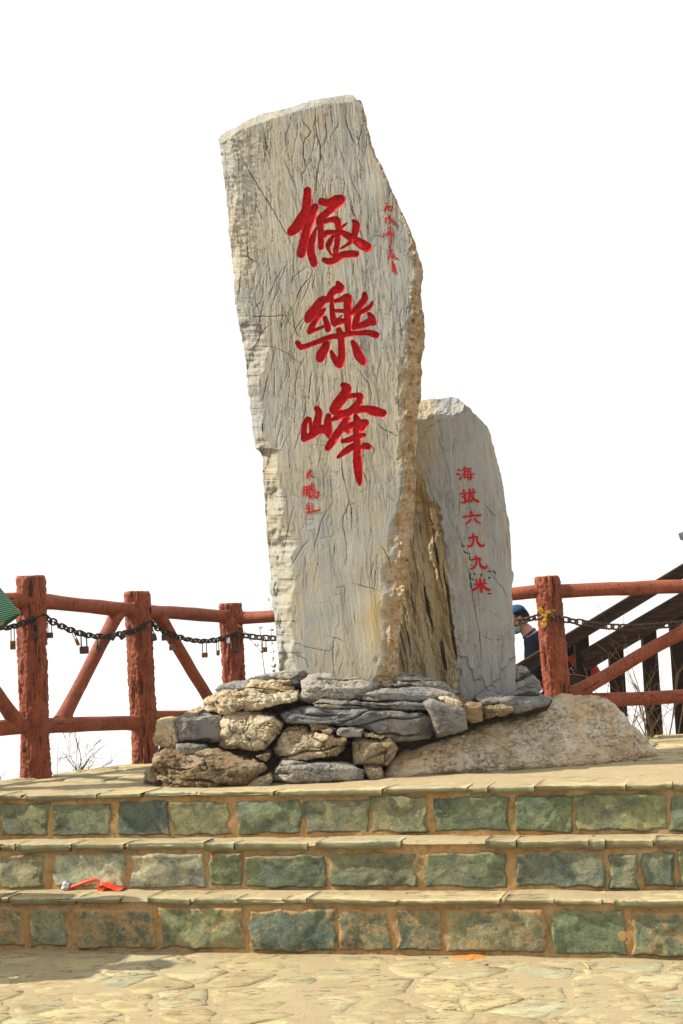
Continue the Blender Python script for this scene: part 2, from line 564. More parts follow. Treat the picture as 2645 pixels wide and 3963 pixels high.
M['stripe'] = t.color(t.mix(t.ramp(w.outputs[1], [(.72, 0), (.82, 1)]), (.003, .07, .045), (.22, .36, .22)))
t = NT('hill_scrub', .95, .1)
M['hill'] = t.color(t.mix(t.ramp(t.noise(.02, 8, .7), [(.4, 0), (.6, 1)]), (.07, .075, .04), (.15, .12, .08)))

rnd = random.Random(7)
rng = np.random.default_rng(7)

# ------------------------------------------------------------------ hillside and air
ang = np.linspace(0, 2 * math.pi, 97)[:-1]
rad = np.concatenate([[0.01], np.linspace(2, 14, 7), 14 * (16000 / 14.) ** (np.linspace(0, 1, 46)[1:])])
A_, R_ = np.meshgrid(ang, rad)
HX, HY = R_ * np.cos(A_), 4 + R_ * np.sin(A_)
drop = np.where(R_ > 13, (R_ - 13) * .62, 0)
hz = -1.0 - 270 * (1 - np.exp(-drop / 270))
hz = hz + np.where(R_ > 60, fbm(np.stack([HX / 900, HY / 900, HX * 0], -1), 4, 3) * 40 * sstep(60, 900, R_), 0)
n_a, n_r = len(ang), len(rad)
idx = np.arange(n_a * n_r).reshape(n_r, n_a)
q = np.stack([idx[:-1], np.roll(idx[:-1], -1, 1), np.roll(idx[1:], -1, 1), idx[1:]], -1).reshape(-1, 4)
o = mesh_np('hillside', np.stack([HX, HY, hz], -1).reshape(-1, 3), q, M['hill'])
tag(o, 'hazy wooded slopes falling away round the summit terrace', kind='structure')

hb = MB()
hb.box((0, 0, -170), (17000, 17000, 175.6))
o = hb.build('haze', None)
hm = bpy.data.materials.new('valley_haze')
hm.use_nodes = True
hm.node_tree.nodes.clear()
ho = hm.node_tree.nodes.new('ShaderNodeOutputMaterial')
hv = hm.node_tree.nodes.new('ShaderNodeVolumePrincipled')
hv.inputs['Color'].default_value = (.96, .97, 1, 1)
hv.inputs['Density'].default_value = .0007
hv.inputs['Anisotropy'].default_value = .2
hm.node_tree.links.new(hv.outputs[0], ho.inputs['Volume'])
o.data.materials.append(hm)
tag(o, 'pale haze filling the valley behind the fence', kind='stuff')

# ------------------------------------------------------------------ steps, pavement, terrace
E0 = pl(784., 1813., 0.)
SA = math.radians(-15.5)
SD = np.array([math.cos(SA), math.sin(SA), 0])          # along the steps
SN = np.array([SD[1], -SD[0], 0])                       # towards the camera
Z1, Z2, Z3, Z4 = 0.0, -0.246, -0.4925, -0.762
EDGE = [0.0, 0.19, 0.43]
LEV = [Z1, Z2, Z3, Z4]


def S3(s, n, z):
    s, n, z = np.broadcast_arrays(np.asarray(s, float), np.asarray(n, float), np.asarray(z, float))
    return E0 * np.array([1, 1, 0]) + s[..., None] * SD + n[..., None] * SN + z[..., None] * np.array([0, 0, 1.])


def px_to_s(x, y, n):            # picture x on a riser plane -> distance along the steps
    d = rays(float(x), float(y))
    p0 = E0 + SN * n
    tt = ((p0 - _O) @ SN) / (d @ SN)
    return float((_O + d * tt - E0) @ SD)


def poly_clip(poly, a, b, c):    # keep a*x+b*y<=c
    out = []
    for i in range(len(poly)):
        p, q_ = poly[i], poly[(i + 1) % len(poly)]
        dp, dq = a * p[0] + b * p[1] - c, a * q_[0] + b * q_[1] - c
        if dp <= 0: out.append(p)
        if dp * dq < 0:
            w_ = dp / (dp - dq)
            out.append((p[0] + (q_[0] - p[0]) * w_, p[1] + (q_[1] - p[1]) * w_))
    return out


def crazy(region, cell, gap, seed, squash=1.0):
    r = np.random.default_rng(seed)
    xs = [p[0] for p in region]; ys = [p[1] for p in region]
    pts = []
    tries = 0
    while tries < 6000:
        tries += 1
        p = np.array([r.uniform(min(xs) - cell, max(xs) + cell), r.uniform(min(ys) - cell, max(ys) + cell)])
        w = cell * r.uniform(.62, 1.15)
        if all(np.hypot(*(p - q_)) > w for q_ in pts): pts.append(p)
    P = np.array(pts)
    res = []
    for i, p in enumerate(P):
        poly = [(p[0] - 3 * cell, p[1] - 3 * cell), (p[0] + 3 * cell, p[1] - 3 * cell), (p[0] + 3 * cell, p[1] + 3 * cell), (p[0] - 3 * cell, p[1] + 3 * cell)]
        dd = np.hypot(*(P - p).T)
        for j in np.argsort(dd)[1:18]:
            v = P[j] - p
            L = np.hypot(*v)
            v = v / L
            poly = poly_clip(poly, v[0], v[1], v @ p + L / 2 - gap * r.uniform(.15, .9))
            if len(poly) < 3: break
        n_ = len(region)
        for k in range(n_):
            if len(poly) < 3: break
            a, b = region[k], region[(k + 1) % n_]
            nx, ny = b[1] - a[1], -(b[0] - a[0])
            L = math.hypot(nx, ny)
            poly = poly_clip(poly, nx / L, ny / L, (nx * a[0] + ny * a[1]) / L - gap * .3)
        if len(poly) < 3: continue
        ar = abs(sum(poly[k][0] * poly[(k + 1) % len(poly)][1] - poly[(k + 1) % len(poly)][0] * poly[k][1] for k in range(len(poly)))) / 2
        if ar > .12 * cell * cell: res.append(poly)
    return res


def flag(poly, z, thick, parent, tint, r, lift=.003, name='flagstone', rag=.011):
    pts = []
    n_ = len(poly)
    for i in range(n_):
        a, b = np.array(poly[i]), np.array(poly[(i + 1) % n_])
        L = np.hypot(*(b - a))
        k = max(1, int(L / .055))
        nrm = np.array([b[1] - a[1], a[0] - b[0]]) / (L + 1e-9)
        for j in range(k):
            w = j / k
            e = 0 if j == 0 else r.normal(0, rag)
            pts.append(a + (b - a) * w + nrm * e)
    pts = np.array(pts)
    if np.cross(pts[1] - pts[0], pts[2] - pts[1]) < -1e9: pts = pts[::-1]
    c = pts.mean(0)
    ar = sum(pts[k][0] * pts[(k + 1) % len(pts)][1] - pts[(k + 1) % len(pts)][0] * pts[k][1] for k in range(len(pts)))
    if ar < 0: pts = pts[::-1]
    n_ = len(pts)
    k_t = .030 if r.uniform() < .12 else .004
    tx, ty = r.normal(0, k_t), r.normal(0, k_t)
    zt = z + r.uniform(-.6, 1) * lift
    ins = c + (pts - c) * (1 - .012 / max(.05, np.abs(pts - c).max()))
    ins2 = c + (pts - c) * .6
    zz = lambda p, b: zt + (p[:, 0] - c[0]) * tx + (p[:, 1] - c[1]) * ty + b
    V = np.concatenate([np.c_[pts, np.full(n_, z - thick)], np.c_[pts, zz(pts, -.006)], np.c_[ins, zz(ins, 0) + r.normal(0, .0012, n_)],
                        np.c_[ins2, zz(ins2, .001) + r.normal(0, .0012, n_)], [[c[0], c[1], zt]]])
    i = np.arange(n_)
    j = (i + 1) % n_
    q_ = [np.c_[i + a * n_, j + a * n_, j + a * n_ + n_, i + a * n_ + n_] for a in range(3)]
    tr = np.c_[i + 3 * n_, j + 3 * n_, np.full(n_, 4 * n_)]
    o = mesh_np(name, V - np.array([c[0], c[1], z]), [np.concatenate(q_), tr], M['slab'], parent, smooth=False)
    o.location = (c[0], c[1], z)
    o.color = (*tint, 1)
    return o


def tint_top(r):
    b = r.choice(4, p=[.4, .3, .2, .1])
    base = [(.41, .35, .21), (.39, .35, .225), (.41, .345, .20), (.355, .34, .235)][b]
    k = r.uniform(.85, 1.12)
    return tuple(q_ * k for q_ in base)


# lower pavement
gx, gy = np.meshgrid(np.r_[-7, -5, np.linspace(-3, 3, 240), 5, 7], np.r_[-5, -1, 2, np.linspace(4.5, 8, 140), 8.6])
gz = Z4 - .001 + fbm(np.stack([gx * 4, gy * 4, gx * 0], -1), 4, 5) * .0045
idx = np.arange(gx.size).reshape(gx.shape)
q = np.stack([idx[:-1, :-1], idx[:-1, 1:], idx[1:, 1:], idx[1:, :-1]], -1).reshape(-1, 4)
pave = mesh_np('pavement', np.stack([gx, gy, gz], -1).reshape(-1, 3), q, M['mortar'])
tag(pave, 'sandy crazy paving of pale flat stones before the steps', kind='structure')
a0 = S3(-2.2, .44, 0)[:2]; a1 = S3(2.15, .44, 0)[:2]
reg = [(-2.2, 5.2), (2.0, 4.75), tuple(a1), tuple(a0)]
r = np.random.default_rng(21)
for poly in crazy(reg, .29, .026, 4):
    flag(poly, Z4, .03, pave, tint_top(r), r, .003)

# the flight of steps: mortar core with stones set in it
prof = [(-.9, -1.0), (-.9, Z1 - .03), (-.06, Z1 - .03), (-.06, Z2 - .03), (EDGE[1] - .06, Z2 - .03), (EDGE[1] - .06, Z3 - .03),
        (EDGE[2] - .06, Z3 - .03), (EDGE[2] - .06, -1.0)]
Vs, Fs = [], []
for s in (-5.5, 5.5):
    Vs += [S3(s, n, z) for n, z in prof]
np_ = len(prof)
core_f = np.array([(i, (i + 1) % np_, (i + 1) % np_ + np_, i + np_) for i in range(np_)])
VV, FF = [np.array(Vs)], [core_f]
off = len(Vs)
beds = []
for k in range(3):               # uneven mortar face of each riser, and mortar bed of each tread
    su, zv = np.meshgrid(np.linspace(-3.4, 3.4, 520), np.linspace(LEV[k + 1] - .01, LEV[k] - .012, 18))
    nn = EDGE[k] - .028 + fbm(np.stack([su * 9, zv * 9, zv * 0 + k], -1), 4, 40 + k) * .005
    VV.append(S3(su, nn, zv).reshape(-1, 3))
    idx = np.arange(su.size).reshape(su.shape)
    FF.append(off + np.stack([idx[:-1, :-1], idx[:-1, 1:], idx[1:, 1:], idx[1:, :-1]], -1).reshape(-1, 4))
    off += su.size
    n0, n1 = (-.75 if k == 0 else EDGE[k - 1] - .04), EDGE[k] - .012
    su, nv = np.meshgrid(np.linspace(-3.4, 3.4, 420), np.linspace(n0, n1, 18))
    zz = LEV[k] + .0015 + fbm(np.stack([su * 6, nv * 9, nv * 0 + k], -1), 4, 60 + k) * .0045
    zz[-1] -= .016; zz[-2] -= .004
    idx = np.arange(su.size).reshape(su.shape)
    beds.append((S3(su, nv, zz).reshape(-1, 3), np.stack([idx[:-1, :-1], idx[:-1, 1:], idx[1:, 1:], idx[1:, :-1]], -1).reshape(-1, 4)))
steps = mesh_np('stone_steps', np.concatenate(VV), np.concatenate(FF), M['wall_mortar'])
tag(steps, 'three steps of green slate blocks set in orange mortar', kind='structure')

for bv_, bq_ in beds: mesh_np('tread_bed', bv_, bq_, M['mortar'], steps)

ROWS = [[(-90, -5), (0, 110), (122, 252), (268, 388), (393, 525), (543, 691), (697, 849), (853, 980), (998, 1166), (1177, 1315), (1322, 1530), (1538, 1640)],
        [(-70, -8), (0, 100), (122, 285), (300, 470), (482, 556), (565, 751), (757, 955), (972, 1167), (1187, 1388), (1402, 1463), (1472, 1545), (1556, 1650)],
        [(-80, -10), (-4, 52), (70, 152), (178, 356), (368, 558), (575, 767), (778, 895), (910, 1010), (1022, 1252), (1268, 1440), (1450, 1600)]]
YMID = [1868, 1995, 2128]
CAPT = [.030, .042, .030]
TINTS = [[2, 0, 1, 2, 3, 1, 0, 3, 1, 1, 3, 1], [0, 0, 4, 4, 1, 1, 0, 1, 2, 1, 1, 0], [1, 1, 0, 1, 3, 2, 1, 1, 3, 1, 1]]
TCOL = [(.225, .238, .148), (.17, .20, .132), (.128, .165, .138), (.25, .255, .152), (.37, .37, .275)]
SMEAR = [.10, .17, .40]
r = np.random.default_rng(33)
for k in range(3):
    spans = [(px_to_s(a, YMID[k], EDGE[k] - .02), px_to_s(b, YMID[k], EDGE[k] - .02), TINTS[k][i]) for i, (a, b) in enumerate(ROWS[k])]
    s = spans[0][0]
    while s > -3.2:
        w = r.uniform(.24, .42); spans.append((s - w, s - .03, r.integers(0, 4))); s -= w
    s = max(b for a, b, _ in spans)
    while s < 3.2:
        w = r.uniform(.24, .42); spans.append((s + .03, s + w, r.integers(0, 4))); s += w
    for s0, s1, ti in spans:
        s0, s1 = s0 - .006, s1 + .006
        zlo, zhi = LEV[k + 1] + .004 + r.uniform(0, .014), LEV[k] - CAPT[k] - r.uniform(.006, .02)
        L, Hh = s1 - s0, zhi - zlo
        nu, nv = max(10, int(L / .011)), 19
        u, v = np.meshgrid(np.linspace(0, 1, nu), np.linspace(0, 1, nv))
        sd = int(r.integers(0, 9999))
        ju = fbm(np.stack([v * 3.2, u * 0, u * 0 + sd], -1), 3, 1) * .012
        ju2 = fbm(np.stack([v * 3.2, u * 0 + 5, u * 0 + sd], -1), 3, 2) * .012
        jv = fbm(np.stack([u * L * 12, u * 0, u * 0 + sd], -1), 3, 3) * .007
        jv2 = fbm(np.stack([u * L * 12, u * 0 + 5, u * 0 + sd], -1), 3, 4) * .008
        S_ = s0 + ju * (1 - u) + ju2 * u + u * L
        Z_ = zlo + v * Hh + jv * (1 - v) + jv2 * v
        ed = np.minimum(np.minimum(u, 1 - u) * L, np.minimum(v, 1 - v) * Hh)
        P = np.stack([S_, Z_, u * 0 + sd], -1)
        rough = fbm(P * [9, 13, 1], 5, sd % 50) * .007
        tilt = (u - .5) * r.normal(0, .012) + (v - .5) * r.normal(0, .010)
        pls = [r.uniform(-.004, .010) + r.normal(0, .05) * (u - r.uniform(.2, .8)) * L + r.normal(0, .06) * (v - r.uniform(.2, .8)) * Hh for _ in range(5)]
        tilt = tilt + np.clip(np.minimum.reduce(pls), -.010, .004) * .8 + .5 * np.clip(np.maximum.reduce([p_ - .012 for p_ in pls[:3]]), 0, .008)     # cleft facets
        flake = np.floor(fbm(P * [4, 6, 1], 3, 9) * 3) * .0045      # split layers of slate
        N_ = np.maximum(EDGE[k] - .014 + rough * .7 + tilt + np.clip(flake, -.008, .008), EDGE[k] - .022) - .03 * (1 - sstep(-.001, .0045, ed))
        sme = np.clip(SMEAR[k] + r.uniform(-.08, .16), 0, .6) + .24 * (1 - sstep(.0, .028, ed)) + .12 * sstep(.75, 1, v) * (k > 0)
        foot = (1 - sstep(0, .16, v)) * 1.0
        idx = np.arange(u.size).reshape(u.shape)
        q = np.stack([idx[:-1, :-1], idx[:-1, 1:], idx[1:, 1:], idx[1:, :-1]], -1).reshape(-1, 4)
        cen = S3((s0 + s1) / 2, EDGE[k], (zlo + zhi) / 2)
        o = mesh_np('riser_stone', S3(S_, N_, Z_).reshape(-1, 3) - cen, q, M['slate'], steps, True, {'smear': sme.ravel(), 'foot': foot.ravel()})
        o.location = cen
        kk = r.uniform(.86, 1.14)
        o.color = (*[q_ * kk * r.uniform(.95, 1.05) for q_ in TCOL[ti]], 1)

CAPS = [[(-60, -2), (0, 44), (54, 218), (226, 325), (330, 446), (455, 626), (635, 876), (884, 1071), (1079, 1118), (1125, 1225), (1230, 1436), (1439, 1543), (1547, 1660)],
        [(-60, -3), (0, 31), (40, 160), (168, 283), (292, 465), (470, 535), (540, 703), (725, 919), (1114, 1184), (1187, 1350), (1352, 1389), (1392, 1498), (1504, 1660)],
        [(-70, -3), (0, 17), (25, 170), (175, 276), (337, 433), (445, 541), (545, 645), (650, 701), (707, 907), (911, 1147), (1157, 1270), (1277, 1380), (1409, 1660)]]
YC = [1814, 1935, 2066]
r = np.random.default_rng(5)
for k in range(3):
    spans = [(px_to_s(a, YC[k], EDGE[k]), px_to_s(b, YC[k], EDGE[k])) for a, b in CAPS[k]]
    s = min(a for a, b in spans)
    while s > -3.1:
        w = r.uniform(.2, .5); spans.append((s - w, s - .012)); s -= w
    s = max(b for a, b in spans)
    while s < 3.1:
        w = r.uniform(.2, .5); spans.append((s + .012, s + w)); s += w
    back = [-.30, EDGE[0] - .03, EDGE[1] - .03][k]
    for s0, s1 in spans:
        L = s1 - s0
        nu = max(4, int(L / .03))
        u = np.linspace(0, 1, nu)
        ed = fbm(np.stack([u * L * 9, u * 0, u * 0 + s0 * 7], -1), 3, 8) * .012 + r.normal(0, .007)
        ed[0] -= r.uniform(0, .008); ed[-1] -= r.uniform(0, .008)
        bk = back + (r.uniform(0, .06) if k else r.uniform(-.06, .08))
        th = CAPT[k] * r.uniform(.75, 1.15)
        rows = []
        zt = LEV[k] + r.uniform(-.002, .004)
        tl = r.normal(0, .004)
        zz = zt + (u - .5) * tl + r.normal(0, .001, nu)
        und = fbm(np.stack([u * L * 14, u * 0 + 3, u * 0 + s0 * 7], -1), 3, 11)
        for nn, dz in ((np.full(nu, bk), -.004), (np.full(nu, bk + .012), 0), (EDGE[k] * .6 + bk * .4 + u * 0, .001), (EDGE[k] - .003 + ed, 0), (EDGE[k] + ed, -.003),
                       (EDGE[k] + ed + und * .004, -th * .5), (EDGE[k] + ed - .003 + und * .006, -th + und * .004), (EDGE[k] - .05 + u * 0, -th)):
            rows.append(S3(s0 + u * L, nn, zz + dz))
        V = np.array(rows)
        idx = np.arange(V.shape[0] * nu).reshape(V.shape[0], nu)
        q = np.stack([idx[:-1, :-1], idx[1:, :-1], idx[1:, 1:], idx[:-1, 1:]], -1).reshape(-1, 4)
        V = V.reshape(-1, 3)
        ends = [np.array([[idx[j, 0] for j in range(8)]]), np.array([[idx[j, -1] for j in range(8)][::-1]])]
        cen = S3((s0 + s1) / 2, EDGE[k], LEV[k])
        o = mesh_np('cap_stone', V - cen, [q] + ends, M['slab'], steps, False)
        o.location = cen
        o.color = (*tint_top(r), 1)

# terrace
P1, P2, P3 = pl(81., 1783., 0.), pl(335., 1750., 0.), pl(545., 1722., 0.)
P0 = P1 + (P1 - P2) * .95
PR = np.array([1.535, 10.55, 0])
PM = (P3 + PR) / 2
PQ = PR + (PR - P3) / np.linalg.norm(PR - P3) * 1.9 + np.array([0, .28, 0])
bk = lambda p: (p[0], p[1])
tw = [bk(S3(-2.62, -.25, 0)), bk(S3(3.1, -.25, 0)), (3.6, 10.62), (PR[0] + .1, PR[1] + .1), (P3[0] + .05, P3[1] + .14), (P2[0] - .13, P2[1] + .05), (P1[0] - .14, P1[1] + .02), (P0[0] - .15, P0[1])]
mbt = MB()
n_ = len(tw)
mbt.add([(x, y, -.007) for x, y in tw] + [(x, y, -1.1) for x, y in tw], [tuple(range(n_))] + [(i, i + n_, (i + 1) % n_ + n_, (i + 1) % n_) for i in range(n_)])
terr = mbt.build('terrace', M['mortar'])
tag(terr, 'flagged terrace at the head of the steps', kind='structure')
tin = [bk(S3(-2.5, -.33, 0)), bk(S3(3.0, -.33, 0)), (3.45, 10.58), (P3[0] + .1, P3[1] + .08), (P2[0] - .08, P2[1] + .05), (P1[0] - .09, P1[1] + .02), (P0[0] - .1, P0[1])]
r = np.random.default_rng(77)
for poly in crazy(tin, .30, .03, 12):
    c_ = np.mean(poly, 0)
    if -1.0 < c_[0] < .3 and 8.75 < c_[1] < 9.6: continue        # under the rock plinth
    flag(poly, 0.0, .03, terr, tint_top(r), r, .004)

# ------------------------------------------------------------------ red-brown fence of cast concrete logs
def bark_post(base, top, rad_, seed, parent):
    base, top = np.array(base, float), np.array(top, float)
    nt_, nh = 84, 190
    L = np.linalg.norm(top - base)
    th, h = np.meshgrid(np.linspace(0, 2 * math.pi, nt_ + 1)[:-1], np.linspace(0, 1, nh))
    x, y = np.cos(th), np.sin(th)
    hz = h * L
    tw_ = fbm(np.stack([x * .8, y * .8, hz * 2], -1), 2, seed) * .5
    P = np.stack([np.cos(th + tw_ * .3) * 3.6, np.sin(th + tw_ * .3) * 3.6, hz * 3.4], -1)
    rg = fbm(P, 4, seed + 5, .55, True)                 # long ridges
    fl = vnoise(np.stack([x * 4.6, y * 4.6, hz * 7.0], -1) + 1.2 * vnoise(P * .6, 4)[..., None], seed + 9)
    plate = sstep(-.10, .0, fl + .25 * rg) * .7 + .3 * sstep(.18, .26, fl)             # raised flakes of bark
    d = .0055 * rg + .012 * plate + .0050 * fbm(np.stack([x * 9, y * 9, hz * 60], -1), 3, seed + 3)
    rr = rad_ * (1 + .03 * fbm(np.stack([x, y, hz * 1.5], -1), 2, seed + 1)) - .008 + d
    rr = rr * (1 + .10 * np.exp(-hz / .10))
    rr *= 1 - .06 * sstep(.985, 1, h)
    crk = np.clip(np.clip(.7 - plate, 0, 1) * sstep(.4, -.5, rg) * 2.4, 0, 1)
    ax = (top - base)
    C = base + h[..., None] * ax
    V = C + np.stack([x * rr, y * rr, 0 * x], -1)
    V[-1, :, 2] += fbm(np.stack([x[-1] * 2, y[-1] * 2, x[-1] * 0], -1), 3, seed) * .008
    idx = np.arange(nt_ * nh).reshape(nh, nt_)
    q_ = np.stack([idx[:-1], np.roll(idx[:-1], -1, 1), np.roll(idx[1:], -1, 1), idx[1:]], -1).reshape(-1, 4)
    Vl = [V.reshape(-1, 3)]
    n0 = nt_ * nh
    last = idx[-1]
    tri = []
    qs = [q_]
    for w in (.93, .6, .25):
        ring = top + (V[-1] - top) * w
        ring[:, 2] = top[2] + (.006 if w < .9 else .004) + fbm(np.stack([ring[:, 0] * 30, ring[:, 1] * 30, ring[:, 0] * 0], -1), 3, seed) * .004
        Vl.append(ring)
        cur = n0 + np.arange(nt_)
        qs.append(np.stack([last, np.roll(last, -1), np.roll(cur, -1), cur], -1))
        last = cur
        n0 += nt_
    Vl.append(np.array([top + [0, 0, .006]]))
    tri = np.stack([last, np.roll(last, -1), np.full(nt_, n0)], -1)
    V = np.concatenate(Vl)
    cr = np.concatenate([crk.ravel(), np.full(len(V) - crk.size, .1)])
    return mesh_np('post', V, [np.concatenate(qs), tri], M['fence'], parent, True, {'crack': cr}, base=parent.location)


def log_rail(name, a, b, r0, seed, parent, flare=(1.12, 1.12), r1=None, sag=.0):
    a, b = np.array(a, float), np.array(b, float)
    ns, nt_ = 90, 36
    w = np.linspace(0, 1, ns)
    L = np.linalg.norm(b - a)
    ax = (b - a) / L
    u = np.cross(ax, [0, 0, 1.]); u /= np.linalg.norm(u)
    v = np.cross(u, ax)
    wob = np.stack([fbm(np.stack([w * L * 1.6, w * 0 + k, w * 0 + seed], -1), 3, seed) for k in (0, 9)], -1) * .009
    C = a + w[:, None] * (b - a) + wob[:, :1] * u + wob[:, 1:] * v
    C[:, 2] -= sag * np.sin(w * math.pi)
    th = np.linspace(0, 2 * math.pi, nt_ + 1)[:-1]
    W, T = np.meshgrid(w, th, indexing='ij')
    P = np.stack([W * L * 3, np.cos(T) * .8, np.sin(T) * .8 + seed], -1)
    rr = (r0 + ((r1 or r0) - r0) * W) * (1 + .06 * fbm(P, 3, seed + 2))
    rr = rr * (1 + (flare[0] - 1) * np.exp(-W * L / .07) + (flare[1] - 1) * np.exp(-(1 - W) * L / .07))
    slit = fbm(np.stack([W * L * 2.2, np.cos(T) * 2.6, np.sin(T) * 2.6 + seed], -1), 3, seed + 8)
    cr = np.exp(-(slit / .022) ** 2) * sstep(.0, .35, fbm(np.stack([W * L * 2, np.cos(T), np.sin(T) + seed], -1), 2, seed + 31))
    rr = rr - .003 * cr
    V = C[:, None, :] + rr[..., None] * (np.cos(T)[..., None] * u + np.sin(T)[..., None] * v)
    idx = np.arange(ns * nt_).reshape(ns, nt_)
    q_ = np.stack([idx[:-1], np.roll(idx[:-1], -1, 1), np.roll(idx[1:], -1, 1), idx[1:]], -1).reshape(-1, 4)
    return mesh_np(name, V.reshape(-1, 3), q_, M['fence'], parent, True, {'crack': cr.ravel()}, base=parent.location)


fl = thing('log_fence', tuple(P1), 'red-brown log fence with bark posts along the left side of the terrace', 'fence')
T1, T2, T3 = at(72., 1323., P1[1]), at(314., 1359., P2[1]), at(528., 1386., P3[1])
T0 = T1 + (P0 - P1)
for i, (b_, t_, rr) in enumerate(((P0, T0, .088), (P1, T1, .088), (P2, T2, .086), (P3, T3, .081))):
    bark_post(b_ - [0, 0, .02], t_, rr, 11 + i * 7, fl)
lerpY = lambda p, q_, x: p[1] + (q_[1] - p[1]) * x
ra = at(72., 1377., P1[1])
log_rail('rail', ra, ra + (P0 - P1), .052, 3, fl)
log_rail('rail', at(92., 1380., P1[1]), at(312., 1399., P2[1]), .050, 4, fl)
log_rail('rail', at(332., 1402., P2[1]), at(526., 1418., P3[1]), .048, 5, fl)
rb = at(80., 1665., P1[1])
log_rail('rail', rb, rb + (P0 - P1), .050, 6, fl)
log_rail('rail', at(90., 1664., P1[1]), at(330., 1659., P2[1]), .051, 7, fl)
log_rail('rail', at(345., 1648., P2[1]), at(540., 1640., P3[1]), .046, 8, fl)
log_rail('brace', at(270., 1402., lerpY(P1, P2, .82)), at(140., 1655., lerpY(P1, P2, .25)), .047, 9, fl, (1.3, 1.35))
log_rail('brace', at(362., 1410., lerpY(P2, P3, .14)), at(506., 1650., lerpY(P2, P3, .82)), .045, 10, fl, (1.3, 1.2))
log_rail('brace', at(-120., 1420., lerpY(P1, P0, .75)), at(36., 1655., lerpY(P1, P0, .18)), .045, 12, fl, (1.3, 1.3))

fr_ = thing('log_fence', tuple(PR), 'red-brown log fence closing the back of the terrace behind the engraved stones', 'fence')
bark_post(PR - [0, 0, .02], at(1256., 1324., PR[1]), .088, 51, fr_)
bark_post(PM - [0, 0, .02], PM + [0, 0, 1.18], .085, 57, fr_)
bark_post(PQ - [0, 0, .02], PQ + [0, 0, 1.2], .088, 61, fr_)
log_rail('rail', at(536., 1420., P3[1]), at(720., 1412., PM[1]), .047, 21, fr_, (1.2, 1.1))
log_rail('rail', at(900., 1385., PM[1]), at(1250., 1357., PR[1]), .049, 22, fr_)
YQ = PQ[1]
log_rail('rail', at(1262., 1358., PR[1]), at(1568., 1346., lerpY(PR, PQ, .52)) + (PQ - PR) * .48 * [1, 1, 0], .0505, 23, fr_)
log_rail('rail', PR + [0, 0, .285], np.array([PQ[0], PQ[1], .30]), .050, 24, fr_)
log_rail('rail', PM + [0, 0, .29], PR + [0, 0, .29], .048, 25, fr_)
b0 = at(1312., 1598., PR[1] - .0); b1 = at(1568., 1452., lerpY(PR, PQ, .5))
log_rail('brace', b0, b1 + (b1 - b0) * .45, .049, 26, fr_, (1.45, 1.2))
# ------------------------------------------------------------------ engraved stones: sheets cut to outline, with carved strokes
def smooth_line(pts, k=5):
    P = np.array(pts, float)
    if len(P) < 3: 
        w = np.linspace(0, 1, k + 1)[:, None]
        return P[0] + (P[1] - P[0]) * w if len(P) == 2 else P
    Q = np.vstack([2 * P[0] - P[1], P, 2 * P[-1] - P[-2]])
    out = []
    for i in range(1, len(Q) - 2):
        for j in range(k):
            u = j / k
            a, b, c, d = Q[i - 1], Q[i], Q[i + 1], Q[i + 2]
            out.append(.5 * ((2 * b) + (c - a) * u + (2 * a - 5 * b + 4 * c - d) * u * u + (3 * b - a - 3 * c + d) * u ** 3))
    out.append(P[-1])
    return np.array(out)


class Grid:
    def __init__(s, x0, y0, x1, y1, h):
        s.x0, s.y0, s.h = x0, y0, h
        s.nx, s.ny = int((x1 - x0) / h) + 2, int((y1 - y0) / h) + 2
        s.X, s.Y = np.meshgrid(x0 + np.arange(s.nx) * h, y0 + np.arange(s.ny) * h)

    def box(s, xa, ya, xb, yb):
        i0 = max(0, int((xa - s.x0) / s.h)); i1 = min(s.nx, int((xb - s.x0) / s.h) + 2)
        j0 = max(0, int((ya - s.y0) / s.h)); j1 = min(s.ny, int((yb - s.y0) / s.h) + 2)
        return slice(j0, max(j0, j1)), slice(i0, max(i0, i1))

    def strokes(s, lines, R=8.0, k=5):
        D = np.full(s.X.shape, R)
        for ln in lines:
            P = smooth_line(ln, k) if len(ln) > 1 else np.array(ln + ln, float)
            for a, b in zip(P[:-1], P[1:]):
                rm = max(a[2], b[2]) + R
                sl = s.box(min(a[0], b[0]) - rm, min(a[1], b[1]) - rm, max(a[0], b[0]) + rm, max(a[1], b[1]) + rm)
                x, y = s.X[sl], s.Y[sl]
                vx, vy = b[0] - a[0], b[1] - a[1]
                tt = np.clip(((x - a[0]) * vx + (y - a[1]) * vy) / (vx * vx + vy * vy + 1e-9), 0, 1)
                d = np.hypot(x - a[0] - tt * vx, y - a[1] - tt * vy) - (a[2] + tt * (b[2] - a[2]))
                D[sl] = np.minimum(D[sl], d)
        return D

    def polygon(s, poly):
        ins = np.zeros(s.X.shape, bool)
        P = np.array(poly, float)
        for a, b in zip(P, np.roll(P, -1, 0)):
            cond = (a[1] > s.Y) != (b[1] > s.Y)
            if a[1] == b[1]: continue
            ins ^= cond & (s.X < (b[0] - a[0]) * (s.Y - a[1]) / (b[1] - a[1]) + a[0])
        D = s.strokes([[(a[0], a[1], 0.), (b[0], b[1], 0.)] for a, b in zip(P, np.roll(P, -1, 0))], 9., 1)
        return np.where(ins, -D, D)


def ragged(poly, seed, amp=1.2, step=2.2):
    P = np.array(poly, float)
    out = []
    for a, b in zip(P, np.roll(P, -1, 0)):
        L = np.hypot(*(b - a))
        k = max(1, int(L / step))
        for j in range(k): out.append(a + (b - a) * j / k)
    Q = np.array(out)
    tn = np.roll(Q, -1, 0) - np.roll(Q, 1, 0)
    nn = np.stack([tn[:, 1], -tn[:, 0]], -1) / (np.linalg.norm(tn, axis=1)[:, None] + 1e-9)
    s_ = np.arange(len(Q)) * step
    e = fbm(np.stack([Q[:, 0] / 9, Q[:, 1] / 9, s_ * 0 + seed], -1), 4, seed, .6) * amp
    return Q + nn * e[:, None]


